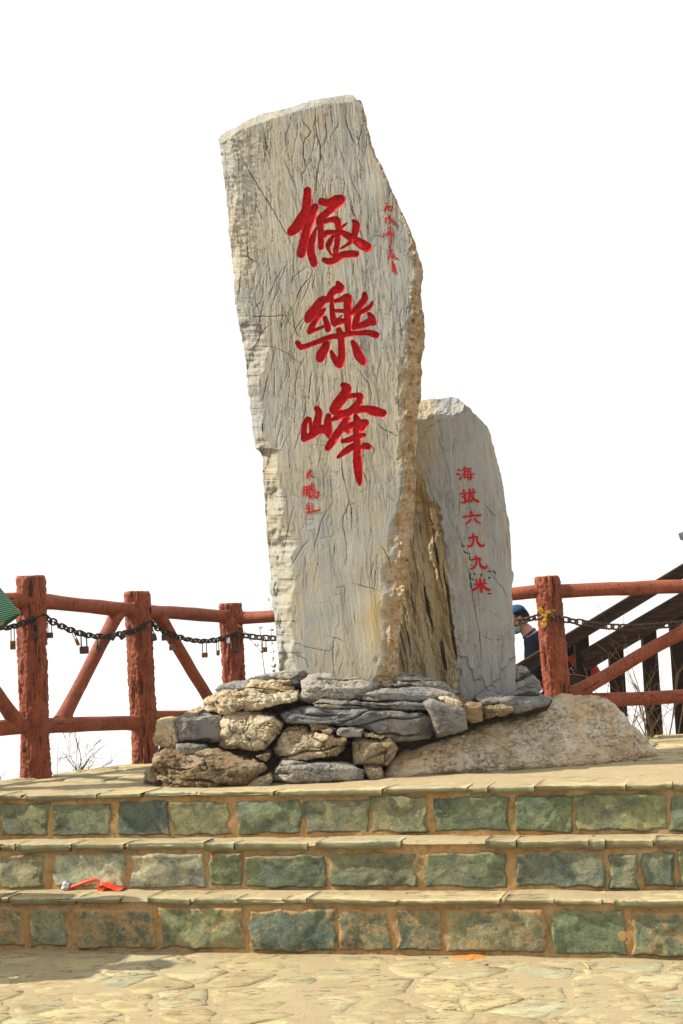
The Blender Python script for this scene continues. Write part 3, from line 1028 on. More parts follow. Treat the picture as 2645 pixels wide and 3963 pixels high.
def carve_stone(name, base, g, outline, chars, depth, Yfun, thick, mat, label, cat, attrs, taper, seed, small=()):
    """chars: list of (part name, signed distance, kind); depth: metres into the stone on the grid"""
    root = thing(name, base, label, cat)
    S = g.polygon(outline)
    X, Y = g.X.copy(), g.Y.copy()
    D = depth.copy()
    lab = np.zeros((g.ny - 1, g.nx - 1), int)
    rim = np.zeros(X.shape)
    mean4 = lambda A: (A[:-1, :-1] + A[1:, :-1] + A[:-1, 1:] + A[1:, 1:]) / 4
    for i, (nm, Sc, mt) in enumerate(chars):
        gy, gx = np.gradient(Sc, g.h)
        near = np.abs(Sc) < .62 * g.h
        X[near] -= (Sc * gx)[near]; Y[near] -= (Sc * gy)[near]
        Sz = np.where(near, 0, Sc)
        cut = .026 if mt == 'big' else (.0025 if mt == 'seal' else .006)
        wid = 6.5 if mt == 'big' else 2.0
        D += cut * np.sqrt(np.clip(sstep(0, wid, -Sz), 0, 1)) * (1 + .25 * vnoise(np.stack([X / 7, Y / 7, X * 0], -1), 77))
        lab[mean4(Sz) < -1e-6] = i + 1
        rim = np.maximum(rim, np.where(Sz <= 0, sstep(-4.5, -.2, Sz), 0))
    gy, gx = np.gradient(S, g.h)
    near = np.abs(S) < .62 * g.h
    X[near] -= (S * gx)[near]; Y[near] -= (S * gy)[near]
    Sz = np.where(near, 0, S)
    inside = mean4(Sz) < -1e-6
    W = at(X, Y, Yfun(X, Y) + D)
    idx = np.arange(X.size).reshape(X.shape)
    quad = np.stack([idx[1:, :-1], idx[1:, 1:], idx[:-1, 1:], idx[:-1, :-1]], -1)
    Wf = W.reshape(-1, 3)

    def sub(nm, mask, mt, extra=None):
        q_ = quad[mask]
        used, inv = np.unique(q_, return_inverse=True)
        at_ = {k: v.ravel()[used] for k, v in attrs.items()}
        at_['rim'] = rim.ravel()[used]
        return used, inv.reshape(-1, 4), at_
    # body with sides and back
    used, q_, at_ = sub('b', inside & (lab == 0), mat)
    V = Wf[used]
    allq = quad[inside]
    e = np.concatenate([allq[:, [0, 1]], allq[:, [1, 2]], allq[:, [2, 3]], allq[:, [3, 0]]])
    key = np.sort(e, 1)
    _, first, cnt = np.unique(key, axis=0, return_index=True, return_counts=True)
    be = e[first[cnt == 1]]                                   # outline edges
    bv, binv = np.unique(be, return_inverse=True)
    binv = binv.reshape(-1, 2)
    remap = {int(u_): i for i, u_ in enumerate(used)}
    ok = np.array([int(u_) in remap for u_ in bv])
    ring0 = np.array([remap.get(int(u_), 0) for u_ in bv])
    C = V.mean(0)
    K = 14
    Vl, Fl = [V], [q_]
    prev = ring0
    n0 = len(V)
    bP = Wf[bv]
    for k in range(1, K + 1):
        w = k / K
        R_ = bP.copy()
        inw = taper * w ** 1.5
        R_[:, 0] += (C[0] - R_[:, 0]) * inw
        R_[:, 2] += (C[2] - R_[:, 2]) * inw * .35
        nz = np.stack([fbm(R_ * 7 + [0, w * 3, j * 9.], 4, seed + j) for j in range(3)], -1) * .022 * min(1, w * 4)
        R_ = R_ + nz
        R_[:, 1] = np.maximum(bP[:, 1] + .004 * k, bP[:, 1] * (1 - w) + (C[1] + thick) * w + nz[:, 1])
        Vl.append(R_)
        cur = n0 + np.arange(len(bv))
        Fl.append(np.stack([prev[binv[:, 1]], prev[binv[:, 0]], cur[binv[:, 0]], cur[binv[:, 1]]], -1))
        prev = cur
        n0 += len(bv)
    Vl.append(np.array([[C[0], C[1] + thick, C[2]]]))
    tri = np.stack([prev[binv[:, 1]], prev[binv[:, 0]], np.full(len(binv), n0)], -1)
    Va = np.concatenate(Vl)
    ext = len(Va) - len(V)
    for k2 in at_:
        vb = attrs[k2].ravel()[bv] if k2 in attrs else np.zeros(len(bv))
        at_[k2] = np.concatenate([at_[k2]] + [vb * (1 if k2 != 'crack' else .4)] * K + [[0.]])
    mesh_np('stone_body', Va, [np.concatenate(Fl), tri], mat, root, True, at_, base)
    for nm, lines_ in small:     # brushed paint: its own thin layer lying on the stone
        A_ = np.array([p for ln in lines_ for p in ln])
        gs = Grid(A_[:, 0].min() - 5, A_[:, 1].min() - 5, A_[:, 0].max() + 5, A_[:, 1].max() + 5, .5)
        Ss = gs.strokes([[(p[0], p[1], p[2] * 1.12 + .16) for p in ln] for ln in lines_], 4.)
        Ss = Ss + .12 * vnoise(np.stack([gs.X / 1.3, gs.Y / 1.3, gs.X * 0], -1), 9)
        xs2, ys2 = gs.X.copy(), gs.Y.copy()
        gy, gx = np.gradient(Ss, gs.h)
        nr_ = np.abs(Ss) < .31
        xs2[nr_] -= (Ss * gx)[nr_]; ys2[nr_] -= (Ss * gy)[nr_]
        ok_ = mean4(np.where(nr_, 0, Ss)) < -1e-6
        fi, fj = (xs2 - g.x0) / g.h, (ys2 - g.y0) / g.h
        i0, j0 = np.clip(fi.astype(int), 0, g.nx - 2), np.clip(fj.astype(int), 0, g.ny - 2)
        Dm = np.minimum.reduce([D[j0, i0], D[j0 + 1, i0], D[j0, i0 + 1], D[j0 + 1, i0 + 1]])
        Ws = at(xs2, ys2, Yfun(xs2, ys2) + Dm - .0035)
        ii = np.arange(gs.X.size).reshape(gs.X.shape)
        qq = np.stack([ii[1:, :-1], ii[1:, 1:], ii[:-1, 1:], ii[:-1, :-1]], -1)[ok_]
        us, inv = np.unique(qq, return_inverse=True)
        mesh_np(nm, Ws.reshape(-1, 3)[us], inv.reshape(-1, 4), M['red'], root, True, {'rim': np.zeros(len(us))}, base)
    for i, (nm, Sc, mt) in enumerate(chars):
        m_ = inside & (lab == i + 1)
        if not m_.any(): continue
        used, q_, at_ = sub(nm, m_, mt)
        mesh_np(nm, Wf[used], q_, M['seal'] if mt == 'seal' else M['red'], root, True, at_, base)
    return root


def crack_field(g, lines):
    """lines: list of (points, half width, strength) -> 0..1 crack mask"""
    C = np.zeros(g.X.shape)
    for pts, w, st in lines:
        m = len(pts) - 1
        for i in range(m):
            a, b = pts[i], pts[i + 1]
            R_ = w * 2.5 + g.h
            sl = g.box(min(a[0], b[0]) - R_, min(a[1], b[1]) - R_, max(a[0], b[0]) + R_, max(a[1], b[1]) + R_)
            x, y = g.X[sl], g.Y[sl]
            vx, vy = b[0] - a[0], b[1] - a[1]
            tt = np.clip(((x - a[0]) * vx + (y - a[1]) * vy) / (vx * vx + vy * vy + 1e-9), 0, 1)
            d = np.hypot(x - a[0] - tt * vx, y - a[1] - tt * vy)
            f = math.sin(math.pi * min(1, max(0, (i + .5) / m))) ** .5
            C[sl] = np.maximum(C[sl], st * f * np.exp(-(d / (w * (.4 + .6 * f))) ** 2))
    return C


def wander(r, x, y, ang_, L, jit=.22, step=7):
    pts = [(x, y)]
    a = ang_
    for _ in range(max(2, int(L / step))):
        a += r.normal(0, jit)
        a += (ang_ - a) * .35
        x += math.cos(a) * step
        y += math.sin(a) * step
        pts.append((x, y))
    return pts


fA, fB, fC = frame(1080, 700, 400 / 1568), frame(1120, 1060, 400 / 1568), frame(1140, 1460, 400 / 1568)
fD, fE = frame(1460, 760, 100 / 734), frame(1150, 1800, 120 / 1085)
fF, fG = frame(1740, 1780, 190 / 1568), frame(1740, 2040, 190 / 1568)
JI = [[(435, 145, 62), (430, 300, 70), (410, 450, 74), (350, 580, 92), (270, 700, 88), (195, 765, 74)],
      [(548, 395, 60), (500, 540, 70), (440, 700, 70), (390, 880, 72), (355, 1020, 72), (340, 1105, 70)],
      [(567, 715, 18), (530, 820, 42), (495, 950, 62), (490, 1080, 66), (520, 1200, 66), (535, 1250, 60)],
      [(650, 312, 60), (760, 335, 68), (870, 300, 88), (935, 287, 82)],
      [(930, 300, 74), (830, 400, 66), (730, 480, 58), (650, 560, 68), (620, 620, 62), (635, 700, 55), (640, 800, 54), (640, 920, 52), (640, 1005, 47)],
      [(690, 625, 33), (780, 590, 44), (870, 592, 60), (903, 660, 56), (905, 770, 50), (890, 900, 48), (870, 1050, 45), (855, 1140, 40)],
      [(690, 830, 42), (740, 785, 48), (820, 775, 40), (880, 780, 38)],
      [(830, 830, 24), (775, 920, 48), (745, 1000, 36), (780, 1085, 22), (812, 1125, 18)],
      [(1040, 635, 13), (985, 682, 24), (945, 735, 30)],
      [(945, 775, 44), (1050, 830, 58), (1150, 890, 64), (1270, 965, 78), (1345, 1010, 74)],
      [(1130, 602, 30), (1175, 665, 60), (1160, 770, 58), (1130, 850, 50), (1085, 930, 34), (1000, 990, 26), (945, 1020, 16)],
      [(690, 1195, 42), (770, 1220, 56), (870, 1190, 54), (950, 1130, 58), (1080, 1105, 58), (1170, 1105, 54)]]
LE = [[(738, 135, 38), (770, 215, 74), (690, 250, 64), (625, 320, 55), (590, 390, 50)],
      [(590, 390, 46), (500, 405, 70), (400, 530, 80), (320, 640, 84), (285, 690, 60)],
      [(290, 700, 46), (390, 660, 40), (470, 590, 44), (535, 540, 30)],
      [(500, 590, 44), (420, 690, 44), (345, 800, 48), (310, 880, 42)], [(312, 880, 42), (420, 840, 32), (520, 800, 26)],
      [(545, 670, 38), (575, 760, 50), (590, 838, 50)],
      [(665, 350, 20), (650, 450, 38), (655, 580, 44), (680, 720, 56), (695, 760, 46)],
      [(700, 412, 36), (800, 385, 46), (880, 362, 70), (890, 440, 68), (885, 560, 64), (890, 700, 58), (895, 820, 54), (890, 900, 44)],
      [(690, 560, 34), (830, 560, 34)], [(690, 740, 52), (800, 720, 50), (880, 690, 40)], [(735, 695, 24), (800, 635, 14)],
      [(1145, 300, 38), (1142, 380, 56), (1060, 490, 55), (1000, 560, 54), (950, 600, 38)],
      [(1265, 420, 18), (1230, 490, 34), (1130, 560, 40), (1060, 600, 42)], [(1060, 600, 44), (1020, 700, 54), (988, 800, 42)],
      [(985, 812, 42), (1100, 780, 54), (1220, 730, 62), (1280, 742, 48)], [(1200, 592, 24), (1250, 660, 54), (1290, 740, 44)],
      [(125, 1042, 40), (190, 1108, 48), (320, 1070, 40), (480, 1010, 44), (650, 950, 44), (780, 940, 48), (900, 910, 48), (1050, 900, 42), (1200, 890, 48), (1320, 928, 56)],
      [(755, 852, 50), (785, 950, 55), (795, 1100, 58), (795, 1250, 62), (770, 1375, 62)],
      [(570, 1055, 48), (540, 1130, 72), (490, 1220, 80), (468, 1285, 64)], [(640, 1180, 30), (680, 1270, 50), (740, 1370, 55)],
      [(962, 1032, 38), (1010, 1110, 58), (1050, 1220, 74), (1110, 1310, 64), (1135, 1355, 42)]]
FE = [[(205, 628, 38), (155, 720, 48), (145, 850, 50), (150, 935, 50)], [(232, 640, 36), (250, 730, 34), (262, 820, 40)],
      [(150, 930, 54), (260, 880, 58), (370, 800, 66), (470, 790, 76)], [(340, 468, 44), (375, 540, 55), (350, 660, 64), (340, 760, 68)],
      [(515, 592, 48), (510, 690, 64), (510, 800, 72), (530, 880, 48)],
      [(738, 115, 44), (800, 170, 72), (750, 280, 84), (660, 400, 84), (600, 490, 74)], [(600, 512, 58), (680, 560, 54), (800, 530, 54)], [(700, 505, 18), (712, 500, 14)],
      [(830, 290, 44), (930, 275, 44), (1000, 290, 54), (980, 370, 54), (900, 470, 60), (790, 560, 60), (680, 600, 50), (585, 640, 34)],
      [(930, 500, 58), (1080, 482, 60), (1200, 510, 76), (1320, 540, 68), (1358, 545, 52)],
      [(800, 640, 58), (730, 750, 64), (640, 880, 66), (560, 1000, 64), (510, 1068, 54)],
      [(930, 590, 40), (960, 700, 72), (950, 900, 64), (955, 1100, 64), (960, 1300, 72), (975, 1450, 66), (990, 1580, 44), (990, 1640, 16)],
      [(770, 800, 38), (860, 740, 58), (960, 710, 58), (1072, 695, 66)], [(1090, 720, 44), (1010, 822, 22)], [(815, 825, 36), (830, 830, 30)],
      [(735, 970, 38), (830, 950, 48), (950, 900, 54), (1050, 880, 40)],
      [(670, 1210, 30), (780, 1120, 54), (900, 1050, 54), (1000, 1060, 42), (1130, 1057, 44)], [(1045, 1000, 14), (1110, 1030, 40)]]
DATE = [[[(265, 205, 18), (298, 192, 15)], [(305, 255, 14), (250, 310, 19), (215, 400, 17)], [(270, 300, 14), (350, 285, 15), (440, 288, 17), (425, 340, 19), (370, 400, 17), (330, 370, 11)], [(340, 300, 10), (310, 340, 11), (270, 365, 10)]],
        [[(252, 590, 15), (245, 660, 17), (250, 738, 21)], [(300, 520, 13), (350, 600, 17), (430, 690, 26), (490, 740, 26), (535, 805, 14)], [(400, 540, 15), (340, 580, 19), (275, 630, 12)], [(330, 675, 13), (360, 660, 11)], [(345, 750, 15), (390, 740, 19), (440, 690, 19)]],
        [[(335, 885, 16), (410, 885, 16)], [(375, 900, 22), (385, 950, 15), (430, 955, 12)], [(350, 970, 10), (260, 1060, 12), (165, 1172, 10)], [(200, 1045, 11), (160, 1130, 9)], [(390, 1000, 22), (350, 1060, 20), (285, 1108, 13)], [(400, 1020, 14), (460, 1090, 15), (380, 1150, 12)], [(395, 1000, 13), (400, 1150, 15), (400, 1365, 16)]],
        [[(335, 1440, 10), (370, 1470, 10)], [(360, 1405, 9), (380, 1450, 10)], [(330, 1540, 13), (430, 1515, 13)], [(415, 1530, 15), (370, 1620, 18), (330, 1778, 19)], [(400, 1620, 11), (460, 1610, 15), (460, 1680, 13), (435, 1750, 13), (390, 1690, 9)], [(420, 1680, 11), (500, 1720, 19), (582, 1768, 19)]],
        [[(430, 1860, 17), (430, 1960, 15), (440, 2140, 16)], [(445, 1850, 15), (485, 1970, 21), (515, 2120, 23), (545, 2205, 13)], [(430, 2010, 13), (490, 2000, 13)], [(440, 2100, 10), (500, 2110, 11)]]]
SIGN = [[[(460, 172, 32), (470, 230, 38), (390, 300, 38), (370, 380, 35), (350, 455, 25)], [(480, 365, 24), (520, 382, 32), (560, 420, 24)]],
        [[(255, 760, 25), (240, 900, 28), (235, 1090, 18)], [(260, 770, 18), (330, 760, 14), (335, 900, 14), (335, 1090, 14)], [(375, 760, 14), (370, 900, 15), (365, 1070, 18)],
         [(360, 750, 18), (430, 715, 20), (440, 800, 20), (440, 1000, 22), (435, 1140, 28)], [(260, 880, 11), (330, 870, 11)], [(260, 980, 11), (330, 970, 11)], [(380, 860, 11), (430, 850, 11)], [(380, 960, 11), (430, 940, 11)],
         [(520, 600, 14), (510, 700, 22), (505, 850, 19), (530, 925, 18)], [(560, 680, 13), (580, 780, 17), (580, 880, 15)], [(520, 750, 10), (570, 740, 10)], [(520, 830, 10), (570, 820, 10)],
         [(530, 920, 20), (600, 880, 18), (650, 860, 15)], [(550, 990, 22), (640, 960, 20), (755, 938, 22), (735, 1020, 25), (695, 1138, 25), (630, 1130, 22), (600, 1060, 25), (520, 1080, 25), (440, 1150, 28)]],
        [[(400, 1312, 18), (420, 1370, 18), (420, 1460, 18), (435, 1488, 16)], [(345, 1370, 16), (350, 1480, 18)], [(360, 1420, 10), (410, 1420, 10)], [(300, 1535, 17), (440, 1490, 14)], [(390, 1560, 13), (450, 1540, 13), (420, 1590, 13)],
         [(512, 1337, 18), (560, 1383, 13)], [(527, 1432, 19), (560, 1472, 15)], [(530, 1530, 22), (580, 1580, 18)], [(335, 1650, 25), (530, 1640, 28), (700, 1590, 25), (810, 1562, 18)]]]
ALT = [[[(285, 305, 22), (340, 340, 23), (375, 345, 11)], [(252, 445, 25), (310, 460, 26), (360, 462, 11)], [(395, 530, 11), (352, 590, 30), (337, 620, 26)], [(490, 232, 23), (470, 270, 28), (430, 325, 15)], [(500, 275, 19), (695, 275, 17)],
        [(485, 350, 21), (490, 450, 23), (490, 570, 23)], [(485, 350, 19), (660, 347, 21), (680, 440, 25), (695, 560, 25), (670, 632, 21), (612, 625, 13)], [(422, 475, 19), (550, 460, 17), (700, 450, 15), (798, 448, 17)], [(490, 570, 19), (650, 565, 16), (758, 550, 13)], [(560, 388, 12), (600, 405, 12)], [(578, 497, 14), (610, 530, 17)]],
       [[(460, 970, 28), (480, 1060, 31), (500, 1180, 29), (515, 1310, 29), (470, 1368, 26), (380, 1345, 17)], [(367, 1080, 26), (450, 1065, 19), (538, 1050, 17)], [(402, 1190, 21), (480, 1160, 19), (543, 1130, 19)], [(647, 942, 26), (660, 1040, 32), (640, 1180, 30), (600, 1300, 27), (572, 1328, 23)],
        [(582, 1060, 21), (700, 1050, 21), (828, 1030, 23)], [(770, 942, 30), (760, 980, 25)], [(700, 1110, 17), (770, 1115, 19), (770, 1200, 21), (730, 1270, 26), (667, 1328, 25)], [(700, 1170, 15), (760, 1230, 23), (840, 1290, 33), (928, 1328, 36)]],
       [[(700, 1672, 42), (705, 1750, 42)], [(452, 1825, 28), (560, 1800, 25), (700, 1785, 25), (850, 1775, 26), (998, 1765, 30)], [(680, 1892, 28), (640, 1960, 28), (542, 2042, 16)], [(810, 1887, 28), (880, 1960, 28), (988, 2028, 15)]]]
ALT2 = [[[(765, 222, 28), (775, 330, 29), (770, 450, 27), (730, 550, 29), (660, 620, 29), (588, 602, 23)], [(637, 340, 32), (740, 325, 23), (890, 302, 23), (885, 400, 25), (920, 510, 31), (1000, 590, 36), (1080, 598, 30), (1118, 552, 20)], [(643, 380, 9), (643, 468, 8)]],
        [[(845, 937, 30), (870, 1030, 29), (870, 1140, 27), (820, 1250, 29), (740, 1320, 29), (668, 1325, 21)], [(717, 1050, 30), (820, 1020, 23), (970, 1000, 28), (970, 1100, 25), (990, 1200, 29), (1060, 1280, 41), (1150, 1300, 42), (1203, 1242, 22)]],
        [[(980, 1652, 30), (990, 1750, 33), (1005, 1900, 36), (1025, 2058, 40)], [(850, 1697, 26), (900, 1750, 23)], [(1125, 1687, 30), (1100, 1735, 26)], [(812, 1830, 26), (950, 1810, 23), (1198, 1795, 17)], [(970, 1840, 26), (880, 1940, 36), (790, 2000, 38), (742, 2000, 26)], [(1040, 1840, 21), (1130, 1930, 33), (1220, 1990, 42), (1288, 2000, 32)]]]

# --- tall stone
OUT1 = [(505, 318), (512, 308), (530, 295), (546, 288), (550, 285), (570, 275), (600, 262), (640, 253), (672, 246), (690, 238), (715, 230), (745, 224), (775, 221), (795, 217), (812, 219), (818, 228), (829, 230), (833, 240),
        (835, 258), (839, 282), (847, 303), (852, 325), (863, 356), (880, 388), (893, 420), (905, 446), (918, 476), (935, 511), (948, 542), (955, 566), (962, 590), (970, 612), (972, 635), (967, 660), (967, 690), (973, 720), (975, 760),
        (972, 800), (966, 830), (969, 852), (966, 880), (968, 905), (962, 935), (958, 970), (960, 1000), (954, 1040), (958, 1082), (953, 1130), (948, 1174), (940, 1266), (930, 1351), (922, 1410), (914, 1466), (912, 1545), (908, 1585),
        (882, 1592), (850, 1592), (800, 1590), (740, 1585), (700, 1575), (660, 1562), (643, 1545), (640, 1520), (637, 1480), (633, 1440), (630, 1400), (626, 1350), (618, 1290), (613, 1230), (609, 1170), (605, 1100), (603, 1050),
        (597, 1035), (586, 1028), (582, 1005), (578, 960), (575, 930), (570, 880), (565, 830), (560, 790), (553, 765), (545, 725), (540, 680), (537, 620), (530, 560), (524, 500), (518, 440), (513, 390), (507, 350)]
g = Grid(498, 210, 984, 1600, 1.45)
out1 = ragged(OUT1, 3, 1.3)
X, Y = g.X, g.Y
S = g.polygon(out1)
insd = S < 0
row_any = insd.any(1)
xl = np.where(row_any, np.argmax(insd, 1), 0) * g.h + g.x0
xr = np.where(row_any, g.nx - 1 - np.argmax(insd[:, ::-1], 1), 0) * g.h + g.x0
dl, dr = X - xl[:, None], xr[:, None] - X
PXM = 8.6 / F
Pn = np.stack([X, Y, X * 0], -1)
lean = (Y - 318) * 140 / 1220.                                   # grain follows the slant of the stone
xs_ = X - lean
low = fbm(Pn / 260, 3, 5)
H = low * .014
warp = fbm(Pn / [70, 190, 1], 3, 8) * 7
Gr = fbm(np.stack([(xs_ + warp) / 8, Y / 150, X * 0], -1), 4, 21, .6)
Gr2 = fbm(np.stack([(xs_ + warp * 1.5) / 3.2, Y / 55, X * 0 + 4], -1), 3, 23, .6)
upper = sstep(1180, 700, Y + low * 160)
H += Gr * (.0004 + .0006 * upper) + Gr2 * (.0003 + .0007 * upper)
H += np.floor(fbm(np.stack([(xs_ + warp) / 45, Y / 240, X * 0 + 2], -1), 4, 31) * 3.2) * .0016      # thin split layers
chat = sstep(640, 540, X + Y * .02) * sstep(780, 560, Y)
H += chat * fbm(np.stack([(X + Y * .6) / 16, (Y - X * .6) / 7, X * 0], -1), 3, 41, .6) * .006        # chisel chatter, upper left
# left facets
wl = np.interp(Y, [300, 360, 480, 600, 700, 760, 900, 1000, 1035, 1060, 1200, 1330, 1400, 1540], [34, 26, 16, 13, 15, 34, 26, 30, 34, 26, 40, 38, 30, 34]) * (1 + .6 * fbm(Pn / [90, 75, 1], 4, 51))
H += np.clip(wl - dl, 0, 90) * PXM * 1.25 * (1 + .3 * fbm(Pn / [22, 60, 1], 4, 52))
led = sstep(1180, 1560, Y) * 0
for yy, hh in ((1032, .03), (745, .02), (1425, .018), (1497, .022)):
    H -= hh * sstep(60, 8, dl) * np.exp(-np.clip(yy - Y, 0, 999) / 26.) * (Y < yy)                   # chipped ledges on the left arris
# right weathered band
wr = np.interp(Y, [230, 540, 600, 680, 800, 950, 1100, 1300, 1450, 1560], [3, 5, 24, 34, 46, 44, 40, 44, 46, 52]) * (1 + .35 * fbm(Pn / 40, 3, 61))
band = sstep(1.15, .55, dr / np.maximum(wr, 1))
H += np.clip(wr - dr, 0, 90) * PXM * .55 + band * (fbm(Pn / 13, 4, 62, .62) * .012 + np.floor(fbm(Pn / [22, 50, 1], 3, 63) * 3) * .006)
top_ = np.interp(X, [505, 550, 640, 745, 812, 833], [318, 285, 253, 224, 219, 232])
H += np.clip(14 - (Y - top_), 0, 30) * PXM * .9
H -= .022 * sstep(0, -1, X - 0) * 0
# cracks
z1, z2_, z3_ = frame(800, 320, 900 / 1568), frame(800, 1000, 900 / 1568), frame(900, 1800, 800 / 1568)
TR = [z1(p) for p in ([(648, 160), (650, 255), (695, 310), (700, 345), (660, 395), (656, 510), (672, 570), (642, 628), (650, 690)], [(738, 150), (735, 240), (745, 330), (768, 430), (765, 530), (742, 620), (742, 760)],
      [(575, 590), (598, 680), (620, 760), (640, 840)], [(945, 170), (945, 270), (985, 370), (1020, 440)], [(800, 210), (808, 330), (795, 420)], [(210, 450), (270, 560), (350, 700), (440, 840), (500, 950), (560, 1050), (610, 1140)],
      [(270, 960), (280, 1100), (292, 1250)], [(545, 1370), (600, 1300), (655, 1255), (690, 1235)], [(485, 1380), (520, 1270), (545, 1215)], [(880, 410), (930, 520), (950, 570)], [(1055, 280), (1020, 430)], [(190, 960), (230, 1015), (310, 1045)],
      [(230, 1165), (290, 1185), (360, 1225)], [(515, 500), (560, 600), (600, 700)], [(760, 560), (740, 690)], [(1090, 350), (1070, 490)], [(840, 160), (850, 290)], [(1180, 470), (1190, 580)])]
TR += [z2_(p) for p in ([(270, 385), (380, 392), (470, 388), (580, 384)], [(340, 590), (450, 600), (540, 640), (580, 670), (690, 750)], [(545, 300), (575, 330), (590, 420), (610, 500), (660, 540)], [(600, 300), (640, 200), (720, 110)], [(1000, 720), (1060, 800), (1110, 890), (1100, 980)],
      [(425, 780), (450, 680), (470, 560)], [(260, 640), (330, 590), (370, 500), (440, 440)], [(370, 980), (400, 860), (420, 780)], [(380, 1290), (380, 1100), (372, 1000)], [(610, 1000), (600, 850), (620, 740)], [(690, 980), (700, 840), (715, 760)], [(1060, 1230), (1130, 1290), (1110, 1370)],
      [(1130, 1100), (1230, 1170), (1310, 1210)], [(905, 1300), (920, 1440), (940, 1550)], [(530, 680), (560, 760), (545, 850)], [(490, 250), (520, 350), (560, 430), (590, 470)])]
TR += [z3_(p) for p in ([(380, 1370), (480, 1355), (580, 1385), (720, 1412), (765, 1395)], [(350, 830), (385, 700), (410, 560), (450, 380), (480, 250)], [(870, 780), (868, 600), (840, 420), (885, 270), (830, 80)], [(770, 1580), (765, 1400), (775, 1310)], [(275, 220), (350, 240), (440, 245)], [(1210, 820), (1180, 700), (1120, 600)],
      [(600, 700), (640, 560), (680, 420), (760, 290)], [(440, 780), (520, 640), (590, 560)], [(700, 1290), (800, 1320), (855, 1340)], [(490, 1440), (560, 1480), (590, 1560)], [(910, 900), (1000, 920), (1130, 960)])]
lines = [([(p[0] + rnd.uniform(-1.3, 1.3), p[1] + rnd.uniform(-1.3, 1.3)) for p in smooth_line(ln, 4)], rnd.uniform(.55, .95), rnd.uniform(.7, 1.0)) for ln in TR]
r = np.random.default_rng(8)
for i in range(240):
    for _ in range(30):
        x, y = r.uniform(520, 940), r.uniform(240, 1540)
        j_, i_ = int((y - g.y0) / g.h), int((x - g.x0) / g.h)
        if insd[j_, i_] and r.uniform() < (1.0 if y < 720 else .62 if y < 1050 else .3): break
    b_ = math.pi / 2 - .06
    zone = r.normal(0, .13)
    if 560 < x < 760 and 600 < y < 1250: zone += .22
    if y > 1050: zone += .12
    lines.append((wander(r, x, y, b_ + zone, r.uniform(18, 120) * (1 if y < 1000 else .8), .2), r.uniform(.4, .8), r.uniform(.35, .95)))
for i in range(70):              # short cross cracks
    x, y = r.uniform(540, 900), r.uniform(300, 1400)
    lines.append((wander(r, x, y, r.normal(.2, .5), r.uniform(10, 42), .35), r.uniform(.4, .8), r.uniform(.3, .6)))
crk = crack_field(g, lines)
H += crk * .007
crk = np.clip(crk * (1.05 + .4 * vnoise(Pn / 9, 19)) + sstep(.010, .022, band * (fbm(Pn / 13, 4, 62, .62) * .012)) * .9 * band, 0, 1)
stain = band * .85
yel = np.zeros(X.shape)
for cx, cy, rx, ry, st in ((900, 1010, 60, 60, .5), (860, 1420, 38, 110, .85), (890, 1270, 45, 120, .6), (560, 420, 60, 130, .4), (905, 760, 40, 90, .35), (850, 1540, 60, 60, .45), (640, 560, 50, 200, .2)):
    yel = np.maximum(yel, st * np.exp(-((X - cx) / rx) ** 2 - ((Y - cy) / ry) ** 2))
chars = [('carved_character', g.strokes([f_(s_) for s_ in src]) + .5 * vnoise(Pn / 2.5, 5), 'big') for f_, src in ((fA, JI), (fB, LE), (fC, FE))]
small = [('painted_character', [fD(s_) for s_ in ch]) for ch in DATE] + [('painted_character', [fE(s_) for s_ in ch]) for ch in SIGN]
q0 = fE([(290, 1880), (605, 1865), (612, 2210), (305, 2230)])
chars += [('carved_seal', g.polygon(q0), 'seal')]
Yf1 = lambda x, y: 8.60 - (x - 760) * .00080 + (1560 - y) * .00006
carve_stone('standing_stone', (float(at(770., 1560., 8.75)[0]), 8.75, .58), g, out1, chars, H, Yf1, .42, M['stele'],
            'tall leaning grey standing stone with three large carved red characters', 'standing stone', {'stain': stain, 'yellow': yel, 'crack': crk, 'grain': .3 + .7 * upper}, .10, 5, small)

# --- short stone
z4 = frame(1450, 1450, 1300 / 2350)
OUT2 = z4([(240, 260), (335, 182), (400, 165), (470, 170), (540, 155), (590, 165), (620, 200), (660, 225), (690, 260), (740, 310), (780, 350), (812, 410), (830, 490), (850, 570), (870, 640), (890, 720), (905, 800), (915, 900), (930, 970), (948, 1030),
           (950, 1120), (957, 1250), (960, 1360), (977, 1390), (970, 1450), (960, 1500), (965, 1600), (975, 1700), (980, 1800), (985, 1900), (988, 2000), (988, 2230), (880, 2280), (770, 2300), (720, 2310), (650, 2310), (560, 2260), (450, 2220), (330, 2170), (170, 2150),
           (130, 1900), (190, 1500), (215, 1200), (225, 800), (230, 400)])
out2 = ragged(OUT2, 9, 1.0)
xx = [p[0] for p in out2]; yy = [p[1] for p in out2]
g = Grid(min(xx) - 6, min(yy) - 6, max(xx) + 6, max(yy) + 6, 1.45)
X, Y = g.X, g.Y
Pn = np.stack([X, Y, X * 0], -1)
insd = g.polygon(out2) < 0
U, Vv = (X - 859.6) / .3278, (Y - 859.6) / .3278             # note sheet coordinates
edge = np.interp(Vv, [150, 500, 880, 900, 1130, 1560, 1900, 1960, 2260], [300, 330, 400, 440, 480, 560, 610, 600, 640]) + fbm(Pn / [30, 22, 1], 3, 4) * 26
low = fbm(Pn / 200, 3, 15)
H = low * .012
lean = (Y - 900) * .13
warp = fbm(Pn / 60, 3, 18) * 10
H += fbm(np.stack([(X - lean + warp) / 8, Y / 120, X * 0], -1), 4, 71, .55) * .0016
left = np.clip(edge - U, 0, 500)
strata = fbm(np.stack([(X - lean * 1.25 + warp * .25) / 8, Y / 170, X * 0], -1), 4, 72, .66)
brow = sstep(0, 30, left) * sstep(560, 900, Vv)
